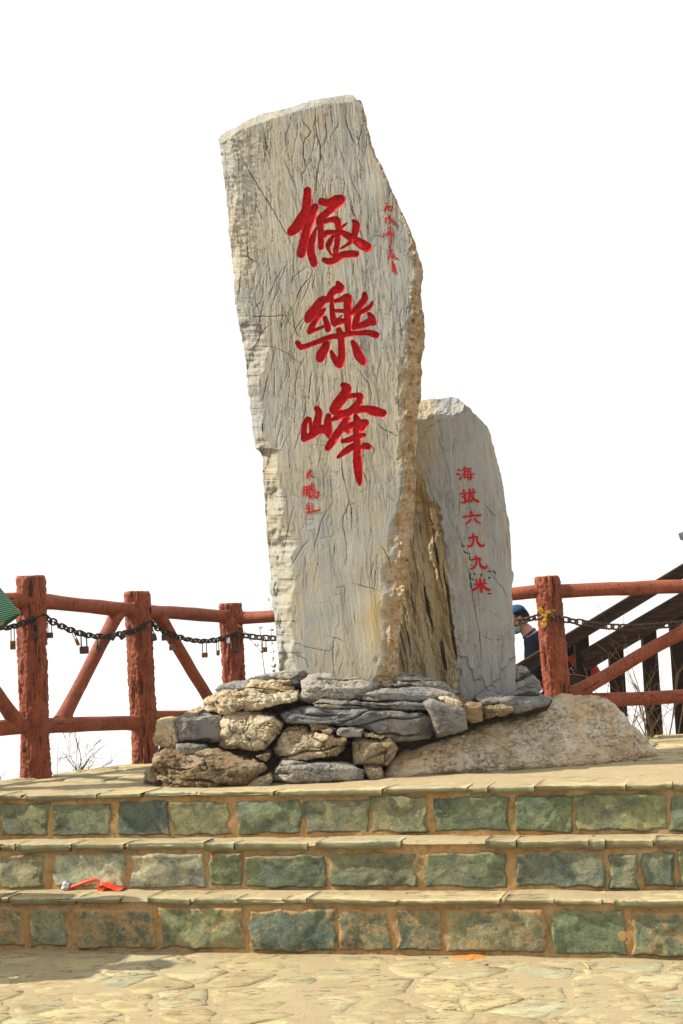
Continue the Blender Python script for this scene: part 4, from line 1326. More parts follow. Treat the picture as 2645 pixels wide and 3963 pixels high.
H += brow * (np.minimum(left, 140) * .0005 + np.floor(fbm(np.stack([(X - lean * 1.25) / 22, Y / 120, X * 0], -1), 4, 75, .6) * 3.0) * .008 + strata * .0022)
slab = (1 - sstep(-8, 8, U - np.interp(Vv, [150, 800, 890, 895], [530, 545, 430, 300]))) * sstep(905, 880, Vv)
H -= slab * .014
topb = np.clip(330 - Vv + np.interp(U, [300, 420, 540, 660], [20, -20, -30, -60]), 0, 200) * sstep(640, 600, U + (Vv - 200) * .1)
H += np.minimum(topb, 160) * .0016 + sstep(0, 20, topb) * fbm(Pn / 15, 4, 73, .6) * .018
rr_ = np.interp(Vv, [300, 700, 1100, 1500, 2100], [750, 800, 870, 930, 1000]) - U
rgt = sstep(20, -20, rr_)
H += np.clip(-rr_, 0, 200) * .0006 + rgt * fbm(np.stack([(X - lean * 1.4) / 5, Y / 70, X * 0], -1), 4, 74) * .006
toe = sstep(-10, 10, (Vv - np.interp(U, [560, 640, 700, 760, 800, 860, 900, 985], [1960, 1990, 2130, 2150, 2190, 2130, 2050, 1960]) + fbm(Pn / 9, 3, 7) * 30))
H += toe * .012 * sstep(540, 600, U)
TR = [z4(p) for p in ([(410, 350), (450, 450), (500, 600), (525, 720), (540, 800)], [(300, 390), (410, 350), (440, 330), (530, 300)], [(560, 1000), (600, 1150), (640, 1230)], [(600, 1150), (640, 1300), (670, 1450), (700, 1620), (740, 1850), (740, 1990), (760, 2150)], [(700, 1630), (780, 1650), (850, 1680), (885, 1720), (885, 1780)],
      [(650, 1340), (670, 1400), (690, 1640)], [(770, 900), (810, 960), (860, 1000)], [(340, 1600), (360, 1700), (400, 1900), (450, 2000)], [(570, 400), (548, 520), (540, 640)], [(720, 1810), (850, 1860), (960, 1780)], [(420, 340), (395, 250), (375, 230)], [(270, 1280), (300, 1450), (340, 1600), (360, 1750), (420, 1900)],
      [(440, 1650), (500, 1850), (560, 1990), (620, 2250)], [(310, 920), (380, 1150), (480, 1400), (560, 1640), (600, 1900)], [(360, 1600), (360, 1720), (420, 1860), (470, 2040)], [(780, 1350), (900, 1500), (940, 1600)], [(330, 560), (380, 760), (430, 940), (480, 1130), (540, 1400)])]
lines = [([(p[0] + rnd.uniform(-1.6, 1.6), p[1] + rnd.uniform(-1.6, 1.6)) for p in smooth_line(ln, 5)], rnd.uniform(.45, .8), rnd.uniform(.45, .9)) for ln in TR]
for sp in ([(390, 530), (405, 600), (440, 625), (490, 630)], [(475, 760), (490, 810), (520, 818)], [(545, 820), (600, 840), (650, 865)], [(650, 930), (640, 990), (655, 1040)], [(700, 1210), (706, 1222)], [(790, 1480), (805, 1520)], [(640, 1510), (658, 1540)],
           [(735, 1685), (765, 1670)], [(1025, 1500), (1020, 1570)], [(1245, 1410), (1275, 1408)], [(1310, 1420), (1330, 1412)], [(1400, 1400), (1420, 1440)], [(1445, 1440), (1465, 1480)], [(1255, 1605), (1268, 1640), (1300, 1610)], [(670, 1760), (685, 1850), (710, 1940)], [(640, 1590), (660, 1660)], [(1240, 2130), (1330, 2135)]):
    lines.append((fG(sp), 1.1, 1.5))
for i in range(90):
    x, y = r.uniform(900, 1170), r.uniform(950, 1560)
    zone = r.normal(-.15, .08)
    lines.append((wander(r, x, y, math.pi / 2 + zone, r.uniform(20, 90), .1), r.uniform(.4, .75), r.uniform(.2, .5)))
for i in range(60):
    x, y = r.uniform(1040, 1170), r.uniform(1380, 1540)
    lines.append((wander(r, x, y, r.normal(-.5, .9), r.uniform(10, 40), .2), r.uniform(.4, .6), r.uniform(.2, .45)))
crk = crack_field(g, lines)
H += crk * .009
crk = np.clip(crk + brow * sstep(.7, 1.05, strata) * .8, 0, 1)
stain = brow * .52 * sstep(230, 40, left) + rgt * .45 * sstep(.0, .5, fbm(np.stack([(X - lean * 1.4) / 12, Y / 120, X * 0], -1), 3, 81) + .2)
yel = .7 * sstep(560, 380, U) * sstep(1000, 500, Vv) + .85 * brow + .55 * rgt
chars = []
small = [('painted_character', [fF(s_) for s_ in ch]) for ch in ALT] + [('painted_character', [fG(s_) for s_ in ch]) for ch in ALT2]
Yf2 = lambda x, y: 9.0 + (x - 1050) * -.0001 + (1590 - y) * .00005
carve_stone('standing_stone', (float(at(1060., 1590., 9.1)[0]), 9.15, .5), g, out2, chars, H, Yf2, .5, M['stele2'],
            'shorter grey standing stone with a column of six small red characters', 'standing stone', {'stain': stain, 'yellow': yel, 'crack': crk, 'grain': np.full(X.shape, .9)}, .12, 6, small)

# ------------------------------------------------------------------ plinth of mortared rocks, and the boulder
f5, f6 = frame(500, 2500, 1100 / 1568), frame(1450, 2500, 1195 / 1568)


def rock(outline, Yfr, dep, mat, parent, base, name='stone', top=(.66, 2.6), bot=(.12, .5), lft=(.10, .6), rgt_=(.88, .6), lay=0, craze=0, rough=1.0, seed=0, nth=190, nr=44, nb=10, tilt=0.0, leanv=0.0):
    P = ragged(outline, seed, .9, 2.0)
    L = np.r_[0, np.cumsum(np.hypot(*np.diff(np.vstack([P, P[:1]]), axis=0).T))]
    s_ = np.linspace(0, L[-1], nth + 1)[:-1]
    Pc = np.vstack([P, P[:1]])
    O_ = np.stack([np.interp(s_, L, Pc[:, k]) for k in (0, 1)], -1)
    mn, mx = O_.min(0), O_.max(0)
    c = (O_.mean(0) + (mn + mx) / 2) / 2
    px = Yfr / F
    sz = (mx - mn) * px
    rr = np.linspace(0, 1, nr) ** .75
    XY = c + rr[:, None, None] * (O_ - c)[None]
    un = (XY[..., 0] - mn[0]) / (mx[0] - mn[0])
    vn = (mx[1] - XY[..., 1]) / (mx[1] - mn[1])
    jj = fbm(np.stack([un * 3, vn * 3, un * 0 + seed], -1), 3, seed) * .10
    d = np.maximum.reduce([np.zeros_like(un), top[1] * (vn + jj - top[0]) * sz[1], bot[1] * (bot[0] - vn + jj) * sz[1], lft[1] * (lft[0] - un + jj) * sz[0], rgt_[1] * (un + jj - rgt_[0]) * sz[0]])
    d = d + (rr[:, None] ** 7) * min(sz) * .22 + tilt * (un - .5) * sz[0] + leanv * vn * sz[1]
    W = at(XY[..., 0], XY[..., 1], Yfr + d)
    rings = [W]
    e = W[-1]
    C = W.mean((0, 1))
    for k in range(1, nb + 1):
        w = k / nb
        R_ = C + (e - C) * (1 - .22 * w ** 2)
        R_[:, 1] = e[:, 1] + (np.maximum(Yfr + dep, e[:, 1] + .05) - e[:, 1]) * w
        rings.append(R_[None])
    V = np.concatenate(rings)
    nR = V.shape[0]
    # normals by differences
    du = np.roll(V, -1, 1) - np.roll(V, 1, 1)
    dv = np.gradient(V, axis=0)
    N = np.cross(du, dv)
    N /= np.linalg.norm(N, axis=-1, keepdims=True) + 1e-9
    if N[nr // 2, :, 1].mean() > 0: N = -N
    N[0] = [0, -1, 0]
    Q = V + seed * .37
    ter = fbm(Q * [8, 8, 11], 4, seed) * 2.6
    ter = np.floor(ter) + sstep(.0, .14, ter - np.floor(ter))
    disp = (fbm(Q * 9, 5, seed) * .005 + ter * .0055 + fbm(Q * 40, 3, seed + 1) * .0030) * rough
    rv = (1 - np.abs(vnoise(Q * [11, 11, 19] + fbm(Q * 14, 2, seed + 4)[..., None] * .8, seed + 3))) ** 22
    rv *= sstep(-.3, .3, vnoise(Q * 6, seed + 15))
    disp = disp - rv * .010 * min(1, rough)
    crk_ = rv * .6 * min(1, rough)
    if lay:
        qz = (V[..., 2] * 1.0 + V[..., 0] * .06 * (1 if seed % 2 else -1)) * lay + fbm(Q * [2.2, 2.2, 6], 3, seed + 2) * .75
        ph = qz - np.floor(qz)
        st = vnoise(np.stack([np.floor(qz), Q[..., 0] * 2.2, Q[..., 0] * 0], -1), seed)
        gr = np.exp(-((ph - .5) / .10) ** 2) * sstep(-.5, .1, vnoise(Q * [7, 3, 3], seed + 6))
        disp = disp + st * .010 - gr * .014
        crk_ = np.maximum(crk_, gr * .9)
    if craze:
        cc = cells(Q * [craze, craze * .7, craze * 1.25] + fbm(Q * 12, 2, seed)[..., None] * .35, seed)
        gr = np.exp(-(cc / .05) ** 2) * sstep(-.6, .2, vnoise(Q * 8, seed + 12))
        disp = disp - gr * .007 + .002 * sstep(0, .3, cc)
        crk_ = np.maximum(crk_, gr * .85)
    disp[:nr] *= np.minimum(1, (1.02 - rr[:, None]) * 6 + .25)
    V = V + N * disp[..., None]
    V[0] = V[0].mean(0)
    idx = np.arange(nR * nth).reshape(nR, nth)
    q_ = np.stack([idx[:-1], idx[1:], np.roll(idx[1:], -1, 1), np.roll(idx[:-1], -1, 1)], -1).reshape(-1, 4)
    Vf = np.concatenate([V.reshape(-1, 3), V[-1].mean(0)[None]])
    tri = np.stack([idx[-1], np.full(nth, nR * nth), np.roll(idx[-1], -1)], -1)
    return mesh_np(name, Vf, [q_, tri], mat, parent, False, {'crack': np.r_[crk_.ravel(), 0]}, base)


PB = (-.35, 8.6, 0.)
plinth = thing('rock_plinth', PB, 'low mortared pile of cream and grey rocks under the engraved stones', 'plinth')
RC, RG, RB, RW = M['rock_cream'], M['rock_grey'], M['rock_blue'], M['rock_brown']
LOB = dict(top=(.8, 1.2))
ST = [  # outline, Y, material, options
    (f5([(150, 410), (200, 403), (250, 405), (268, 440), (270, 520), (270, 560), (200, 565), (140, 550), (125, 515), (145, 470)]), 8.40, RC, dict(craze=16, lft=(.2, 1.2))),
    (f5([(255, 400), (300, 378), (400, 370), (490, 370), (570, 365), (600, 376), (580, 470), (500, 530), (440, 542), (290, 545), (270, 520), (262, 460)]), 8.36, RB, dict(top=(.86, 4), rough=.35, lay=6, rgt_=(.70, 3.0))),
    (f5([(500, 420), (530, 380), (600, 358), (700, 370), (800, 395), (857, 430), (840, 470), (790, 530), (740, 575), (680, 580), (600, 565), (540, 570), (495, 555), (497, 480)]), 8.26, RC, dict(craze=13, top=(.66, 1.0), rgt_=(.72, .8))),
    (f5([(260, 545), (330, 538), (420, 550), (425, 575), (350, 600), (290, 610), (262, 592)]), 8.27, RB, dict(rough=.6, rgt_=(.5, .6))),
    (f5([(85, 745), (110, 700), (130, 650), (135, 600), (200, 568), (262, 566), (300, 605), (420, 572), (470, 570), (560, 600), (640, 630), (740, 650), (765, 680), (705, 722), (640, 775), (520, 785), (460, 785), (400, 795), (200, 790), (120, 782)]), 8.12, RW, dict(lay=10, craze=9, top=(.60, 1.5), lft=(.26, 1.3), rough=1.3)),
    (f5([(410, 300), (430, 285), (520, 245), (570, 258), (600, 268), (660, 256), (760, 262), (850, 258), (930, 250), (925, 300), (850, 318), (760, 330), (720, 352), (600, 350), (500, 368), (430, 368), (408, 345)]), 8.30, RC, dict(top=(.5, 2.4), craze=10, rough=1.6)),
    (f5([(640, 235), (680, 203), (760, 198), (830, 188), (885, 188), (910, 230), (925, 265), (850, 272), (740, 268), (655, 262)]), 8.42, RC, dict(lay=16, top=(.6, 1.6), rgt_=(.75, 1.4))),
    (f5([(470, 240), (500, 215), (600, 198), (680, 186), (668, 225), (640, 270), (560, 268), (490, 262)]), 8.52, RG, dict(top=(.5, 2.5), rough=.6)),
    (f5([(650, 192), (700, 168), (760, 163), (805, 176), (850, 190), (840, 205), (760, 210), (670, 210)]), 8.58, RG, dict(lay=14, rough=.7)),
    (f5([(765, 157), (860, 133), (960, 136), (1020, 152), (975, 190), (940, 228), (900, 225), (885, 192), (840, 184)]), 8.50, RG, dict(top=(.55, 2.2), rgt_=(.5, 1.5), rough=.6)),
    (f5([(948, 192), (1000, 168), (1100, 168), (1220, 183), (1310, 193), (1378, 220), (1365, 252), (1262, 306), (1180, 300), (1080, 288), (990, 314), (938, 294), (953, 240)]), 8.38, RG, dict(top=(.55, 1.3), lft=(.12, .6), lay=5, rough=.9)),
    (f5([(832, 378), (930, 340), (1010, 335), (1100, 345), (1300, 350), (1500, 362), (1620, 372), (1690, 400), (1700, 470), (1660, 515), (1568, 524), (1470, 534), (1430, 512), (1350, 474), (1290, 458), (1200, 442), (1100, 432), (1000, 414), (940, 418), (872, 432)]), 8.24, RB, dict(lay=13, lft=(.12, 1.2), rough=1.0, top=(.86, 1.0), nth=180)),
    (f5([(1015, 318), (1060, 298), (1140, 298), (1230, 310), (1400, 318), (1568, 318), (1690, 325), (1700, 345), (1600, 358), (1400, 352), (1250, 342), (1100, 344), (1030, 334)]), 8.30, RB, dict(lay=24, rough=1.0, top=(.6, 1.8), nth=150)),
    (f5([(818, 520), (850, 480), (870, 450), (930, 440), (980, 445), (1000, 470), (1080, 480), (1140, 508), (1200, 520), (1185, 560), (1148, 606), (1050, 616), (980, 630), (880, 622), (818, 612)]), 8.20, RC, dict(craze=9, lay=7, top=(.62, 1.1), rgt_=(.7, .9), rough=1.2)),
    (f5([(785, 738), (830, 660), (850, 636), (950, 643), (1100, 648), (1200, 658), (1320, 690), (1295, 735), (1250, 750), (1150, 746), (1000, 752), (850, 748)]), 8.10, RG, dict(top=(.72, 1.6), lft=(.16, 1.8), rough=.6, lay=4)),
    (f5([(640, 782), (700, 733), (780, 698), (795, 740), (775, 788), (700, 792)]), 8.09, RW, dict(rough=.8, top=(.6, 1.5))),
    (f5([(732, 742), (760, 730), (775, 745), (768, 785), (738, 785)]), 8.07, RG, dict(rough=.5)),
    (f5([(1232, 530), (1260, 505), (1350, 513), (1440, 518), (1472, 545), (1488, 570), (1462, 622), (1425, 664), (1330, 655), (1238, 655)]), 8.18, RW, dict(craze=7, rough=.8, top=(.8, 1.0))),
    (f5([(1148, 470), (1165, 448), (1220, 448), (1295, 458), (1283, 503), (1200, 503), (1153, 492)]), 8.19, RG, dict(rough=.4)),
    (f5([(995, 415), (1060, 425), (1148, 458), (1140, 475), (1100, 474), (1010, 464)]), 8.22, RW, dict(lay=18)),
    (f5([(1060, 460), (1110, 456), (1130, 475), (1110, 490), (1070, 482)]), 8.19, RW, {}),
    (f5([(1280, 470), (1340, 475), (1420, 500), (1400, 512), (1300, 505)]), 8.19, RW, dict(lay=14)),
    (f5([(1130, 505), (1190, 503), (1202, 520), (1180, 530), (1145, 525)]), 8.2, RC, {}),
    (f5([(1300, 700), (1295, 660), (1360, 643), (1395, 680), (1405, 725), (1335, 748)]), 8.16, RW, dict(rough=.8)),
    (f5([(700, 610), (740, 590), (785, 585), (775, 620), (760, 640), (720, 630)]), 8.22, RW, {}),
    (f5([(296, 380), (340, 354), (385, 362), (378, 385), (320, 390)]), 8.46, RC, {}),
    (f6([(-60, 245), (0, 228), (60, 213), (200, 206), (300, 213), (390, 240), (445, 278), (350, 268), (280, 286), (150, 280), (0, 276), (-60, 275)]), 8.36, RG, dict(top=(.5, 1.8), rough=.7)),
    (f6([(20, 200), (105, 188), (200, 192), (250, 208), (180, 214), (60, 220)]), 8.45, RG, dict(lay=12)),
    (f6([(95, 140), (200, 143), (300, 180), (430, 236), (405, 250), (280, 218), (115, 190)]), 8.50, RG, dict(lay=20, top=(.6, 1.5), rough=1.2)),
    (f6([(250, 292), (285, 268), (350, 288), (430, 308), (462, 318), (472, 422), (400, 448), (323, 465), (306, 420), (288, 360)]), 8.24, RB, dict(rough=.35, top=(.85, 1.2))),
    (f6([(322, 262), (360, 253), (442, 285), (442, 314), (380, 302)]), 8.30, RC, dict(rough=.6)),
    (f6([(440, 300), (500, 288), (547, 298), (552, 382), (500, 394), (466, 372)]), 8.30, RW, dict(rough=.6, top=(.8, 1.4))),
    (f6([(540, 300), (620, 297), (705, 325), (645, 350), (556, 378)]), 8.36, RW, dict(rough=1.2, lay=10)),
    (f6([(518, 270), (560, 238), (640, 243), (690, 262), (760, 254), (905, 265), (885, 295), (800, 318), (720, 338), (660, 316), (536, 294)]), 8.44, RB, dict(top=(.5, 2.4), lay=12)),
    (f6([(715, 108), (760, 113), (800, 143), (842, 185), (852, 228), (770, 240), (695, 240), (712, 180)]), 9.0, RG, dict(top=(.55, .9), lay=8)),
    (f6([(675, 257), (740, 228), (830, 218), (880, 266), (800, 276)]), 8.75, RB, dict(top=(.5, 2.0))),
    (f6([(770, 250), (800, 236), (835, 240), (832, 270), (780, 274)]), 8.66, RW, dict(rough=1.3)),
    (f6([(430, 268), (470, 266), (500, 280), (470, 295), (438, 290)]), 8.5, RW, {}),
    (f6([(-40, 480), (40, 475), (95, 488), (120, 520), (105, 560), (60, 612), (-30, 600)]), 8.24, RW, dict(rough=.8)),
]
for i, (ol, Yr, mt, kw) in enumerate(ST):
    kw.setdefault('tilt', -.34 if mt is RC else (-.14 if mt is RW else .06))
    rock(ol, Yr, max(.22, 8.95 - Yr), mt, plinth, PB, seed=i + 3, **kw)
# earth and mortar core behind the rocks
cm = MB()
f_ring = [f5([(130, 760), (170, 560), (300, 470), (440, 330), (520, 262), (680, 200), (900, 190), (1100, 200), (1390, 215)]) + f6([(130, 190), (300, 215), (480, 285), (700, 262), (800, 232), (905, 275)]) + f6([(880, 330), (560, 400), (350, 490), (120, 610), (20, 660)]) + f5([(1300, 735), (1100, 745), (900, 748), (640, 775), (300, 775)])]
core_pts = np.array(f_ring[0])
core_pts = ragged([tuple(p) for p in core_pts], 2, 1.0, 5)
cc_ = np.array([720, 1700.])
ringsV = []
hh = np.linspace(1, 0, 12)
for w in np.linspace(0, 1, 16):
    xy = cc_ + (core_pts - cc_) * w
    Yc = np.interp(xy[:, 1], [1560, 1640, 1720, 1800], [8.62, 8.50, 8.40, 8.30]) + .05
    W = at(xy[:, 0], xy[:, 1], Yc)
    W[:, 1] += fbm(W * 14, 4, 5) * .022
    ringsV.append(W)
for w in (.3, .6, 1.0):
    W = ringsV[15].copy()
    W[:, 1] += (9.35 - W[:, 1]) * w
    ringsV.append(W)
V = np.array(ringsV)
nR, nth = V.shape[:2]
idx = np.arange(nR * nth).reshape(nR, nth)
q = np.stack([idx[:-1], idx[1:], np.roll(idx[1:], -1, 1), np.roll(idx[:-1], -1, 1)], -1).reshape(-1, 4)
mesh_np('mortar_core', V.reshape(-1, 3), q, M['earth'], plinth, True, None, PB)

bo = f6([(60, 655), (90, 590), (160, 545), (260, 500), (350, 470), (480, 410), (600, 370), (730, 330), (860, 290), (960, 250), (1010, 258), (1130, 248), (1180, 265), (1230, 300), (1260, 350), (1300, 400), (1350, 440), (1400, 490), (1440, 530), (1435, 555), (1400, 592), (1300, 610), (1150, 625), (1000, 636), (800, 650), (600, 660), (300, 672), (100, 682)])
BB = (.95, 8.8, 0.)
bt = thing('boulder', BB, 'broad sloping speckled tan boulder lying to the right of the rock plinth', 'boulder')
rock(bo, 8.36, .85, M['boulder'], bt, BB, 'boulder_body', top=(.90, 1.5), bot=(.02, .2), lft=(.02, .3), rgt_=(.86, 1.0), leanv=.75, rough=1.35, lay=0, seed=91, nth=260, nr=60, nb=16, tilt=.27)
# ------------------------------------------------------------------ chains and padlocks
def link_mesh(name, L, Wd, wr, mat):
    n, m = 16, 6
    V, Fs = [], []
    for i in range(n):
        a = 2 * math.pi * i / n
        cx, cy = math.cos(a) * Wd / 2, math.sin(a) * Wd / 2
        cx += (L - Wd) / 2 * (1 if math.cos(a) > 0 else -1) if abs(math.cos(a)) > 1e-6 else 0
        t_ = np.array([math.cos(a), math.sin(a), 0])
        for j in range(m):
            b = 2 * math.pi * j / m
            V.append(np.array([cx, cy, 0]) + wr * (t_ * math.cos(b) + np.array([0, 0, 1]) * math.sin(b)))
        for j in range(m):
            Fs.append((i * m + j, ((i + 1) % n) * m + j, ((i + 1) % n) * m + (j + 1) % m, i * m + (j + 1) % m))
    me = bpy.data.meshes.new(name)
    me.from_pydata([tuple(v) for v in V], [], Fs)
    me.polygons.foreach_set('use_smooth', np.ones(len(me.polygons), bool))
    me.materials.append(mat)
    return me


def chain(pts, pitch, me, label, seed):
    P = smooth_line(pts, 8)
    L = np.r_[0, np.cumsum(np.linalg.norm(np.diff(P, axis=0), axis=1))]
    n = int(L[-1] / pitch)
    s_ = np.arange(n + 1) * pitch
    Q = np.stack([np.interp(s_, L, P[:, k]) for k in range(3)], -1)
    root = thing('chain', tuple(Q[0]), label, 'chain')
    r_ = random.Random(seed)
    for i in range(n):
        a, b = Vector(Q[i]), Vector(Q[i + 1])
        d = (b - a).normalized()
        o = link('chain_link', me, root)
        side = d.cross(Vector((0, 0, 1))).normalized()
        up = side.cross(d)
        R_ = Matrix((d, up, d.cross(up))).transposed().to_4x4()
        R_ = R_ @ Matrix.Rotation(math.radians(45 + 90 * (i % 2) + r_.uniform(-14, 14)), 4, 'X')
        o.matrix_local = Matrix.Translation((a + b) / 2 - root.location) @ R_
    return root


zA, zB = frame(0, 2340, 560 / 1568), frame(500, 2340, 600 / 1568)
FP = [P0, P1, P2, P3]


def fenceY(x):                   # depth just in front of the fence for a picture x
    xs3 = [-140, 76, 325, 537, 640]
    ys3 = [P0[1] - .1, P1[1] - .105, P2[1] - .105, P3[1] - .1, P3[1] - .16]
    return float(np.interp(x, xs3, ys3))


cpts = zA([(-500, 130), (-350, 200), (-150, 240), (0, 250), (110, 245), (200, 220), (300, 185), (390, 155), (460, 120)])
cpts2 = zA([(460, 120), (520, 155), (600, 200), (700, 250), (800, 288), (900, 320), (1000, 340), (1100, 345), (1200, 342), (1300, 318), (1400, 295)]) + zB([(0, 285), (100, 245), (200, 185)])
cpts3 = zB([(200, 185), (240, 205), (330, 260), (420, 300), (520, 335), (620, 357), (720, 370), (800, 368), (900, 355), (1000, 330), (1085, 295)])
cpts4 = zB([(1085, 295), (1150, 310), (1250, 325), (1350, 336), (1480, 342), (1700, 350)])
LM = link_mesh('chain_link', .058, .040, .0068, M['chain'])
LM2 = link_mesh('chain_link', .072, .046, .0078, M['chain2'])
to3 = lambda pts: [at(p[0], p[1], fenceY(p[0])) for p in pts]
chain(to3(cpts), .043, LM, 'black iron chain sagging left from the nearest left fence post', 1)
chain(to3(cpts2), .043, LM, 'black padlock-hung chain between the two nearest left fence posts', 2)
chain(to3(cpts3), .043, LM, 'black chain between the middle and farthest left fence posts', 3)
chain(to3(cpts4), .053, LM2, 'short chain running from the farthest left post behind the tall stone', 4)
z3c, zZ = frame(1950, 2280, 300 / 1568), frame(1950, 1950, 695 / 1568)
cR = z3c([(-700, 600), (-300, 690), (0, 720), (210, 700), (300, 672), (450, 625), (600, 585), (750, 558), (900, 545)])
cR2 = z3c([(900, 545), (1000, 560), (1150, 592), (1300, 630)]) + zZ([(700, 1040), (900, 1070), (1100, 1077), (1250, 1070), (1400, 1060), (1568, 1040), (1800, 1000)])
yR = lambda x: float(np.interp(x, [900, 1258, 1560], [PR[1] + .0, PR[1] - .105, PR[1] - .02]))
chain([at(p[0], p[1], yR(p[0])) for p in cR], .054, LM2, 'rusty brown chain from the right fence post to behind the short stone', 5)
chain([at(p[0], p[1], yR(p[0])) for p in cR2], .054, LM2, 'rusty brown chain hanging to the right of the right fence post', 6)


def rbox(mb, c, h, bev, R=None):  # box with cut corners
    hx, hy, hz = h
    ol = [(-hx + bev, -hz), (hx - bev, -hz), (hx, -hz + bev), (hx, hz - bev), (hx - bev, hz), (-hx + bev, hz), (-hx, hz - bev), (-hx, -hz + bev)]
    V = []
    for y, k in ((-hy, .9), (-hy + bev * .6, 1), (hy - bev * .6, 1), (hy, .9)):
        for x, z in ol:
            p = np.array([x * k, y, z * k])
            V.append(np.array(c) + (R @ p if R is not None else p))
    Fs = [tuple(range(8)), tuple(range(24, 32))[::-1]]
    for a in range(3):
        for i in range(8):
            j = (i + 1) % 8
            Fs.append((a * 8 + i, a * 8 + 8 + i, a * 8 + 8 + j, a * 8 + j))
    mb.add(V, Fs)


def padlock(cx, cy, w, h, top, mat, label, Y=None, tilt=0, k=1.0, group=None):
    """cx,cy body centre; w,h body size; top: picture y of the shackle's crown"""
    Yc = Y or fenceY(cx) - .02
    px = Yc / F
    c = at(float(cx), float(cy), Yc)
    t_ = math.radians(tilt)
    R = np.array([[math.cos(t_), 0, math.sin(t_)], [0, 1, 0], [-math.sin(t_), 0, math.cos(t_)]])
    root = thing('padlock', tuple(c), label, 'padlock', group)
    mb = MB()
    hw, hh = w * px / 2, h * px / 2
    rbox(mb, c, (hw, max(.008, min(hw, hh) * .55), hh), hw * .18, R)
    mb.build('lock_body', mat, root, c)
    sl = max(.02, (cy - h / 2 - top) * px)
    sw = hw * .62
    pts = []
    for i in range(15):
        if i < 3: p = (-sw, 0, hh + (sl - sw) * i / 3)
        elif i > 11: p = (sw, 0, hh + (sl - sw) * (14 - i) / 3)
        else:
            a = math.pi * (1 - (i - 3) / 8)
            p = (sw * math.cos(a), 0, hh + sl - sw + sw * math.sin(a))
        pts.append(c + R @ np.array(p))
    mb = MB()
    mb.tube(pts, max(.0032, hw * .16), 7)
    mb.build('shackle', M['chain'] if mat is not M['gold'] else M['gold'], root, c, True)
    return root


LD, LB = M['lock_dark'], M['lock_brass']
sA, sB = 560 / 1568 * 1568 / 2645, 600 / 1568 * 1568 / 2645


def PA(u, v, w, h, top, mat, label, **k):
    (x, y), (_, tp) = zA([(u, v), (u, top)])
    return padlock(x, y, w * sA, h * sA, tp, mat, label, **k)


def PBk(u, v, w, h, top, mat, label, **k):
    (x, y), (_, tp) = zB([(u, v), (u, top)])
    return padlock(x, y, w * sB, h * sB, tp, mat, label, **k)


PA(140, 440, 56, 96, 240, LB, 'worn brass padlock hanging left of the nearest left fence post')
PA(390, 335, 62, 78, 190, LD, 'dark padlock hanging against the front of the nearest left fence post', tilt=-4)
PA(542, 333, 66, 62, 180, LD, 'small black padlock just right of the nearest left fence post')
PA(838, 408, 34, 78, 275, LB, 'slim tilted brass padlock on the sagging chain', tilt=-22)
PA(913, 493, 96, 82, 325, LD, 'largest black padlock on the sagging chain, square body')
PA(1075, 468, 60, 58, 335, LD, 'small rusty padlock hanging in front of the leaning brace')
PA(1215, 358, 62, 52, 318, LD, 'squat dark padlock lying on the chain over the leaning brace', tilt=38)
PA(1328, 345, 70, 56, 300, LD, 'squat dark padlock on the chain left of the middle fence post', tilt=-35)
PBk(237, 335, 80, 74, 225, LD, 'black tilted padlock on the right edge of the middle fence post', tilt=-14)
PBk(352, 335, 46, 60, 275, LD, 'small dull padlock right after the middle fence post')
PBk(437, 435, 64, 58, 315, LB, 'dark padlock with a brass plate over the second brace')
PBk(765, 511, 62, 52, 368, LB, 'square brass padlock on the lowest point of the far chain')
PBk(900, 489, 34, 55, 365, LB, 'narrow brass padlock left of the farthest left post')
PBk(1005, 362, 34, 58, 322, M['foil'], 'small pale steel padlock on the left edge of the farthest post')
PBk(1067, 458, 72, 60, 312, LD, 'brown padlock against the front of the farthest left post', Y=P3[1] - .12)
PBk(1370, 457, 56, 52, 340, LB, 'rusty padlock on the short chain beside the tall stone')


def heart(cx, cy, size, label, tilt, yaw=0):
    Yc = PR[1] - .155
    c = at(float(cx), float(cy), Yc)
    root = thing('padlock', tuple(c), label, 'padlock', None)
    s_ = size * Yc / F / 32.
    t_, yw = math.radians(tilt), math.radians(yaw)
    R = np.array([[math.cos(t_), 0, math.sin(t_)], [0, 1, 0], [-math.sin(t_), 0, math.cos(t_)]]) @ np.array([[math.cos(yw), -math.sin(yw), 0], [math.sin(yw), math.cos(yw), 0], [0, 0, 1]])
    ol = []
    for i in range(28):
        a = 2 * math.pi * i / 28
        ol.append((16 * math.sin(a) ** 3 * s_, (13 * math.cos(a) - 5 * math.cos(2 * a) - 2 * math.cos(3 * a) - math.cos(4 * a)) * s_))
    V = [c + R @ np.array([x * k, y, z * k]) for y, k in ((-.010, .82), (-.007, 1), (.007, 1), (.010, .82)) for x, z in ol]
    n = 28
    Fs = [tuple(range(n))[::-1], tuple(range(3 * n, 4 * n))] + [(a * n + i, a * n + (i + 1) % n, a * n + n + (i + 1) % n, a * n + n + i) for a in range(3) for i in range(n)]
    mb = MB(); mb.add(V, Fs)
    mb.build('lock_body', M['gold'], root, c)
    mb = MB()
    mb.tube([c + R @ np.array([10 * s_ * math.cos(a), 0, 8 * s_ + 26 * s_ * math.sin(a)]) for a in np.linspace(math.pi, 0, 11)], .003, 6)
    mb.build('shackle', M['gold'], root, c, True)
    return root


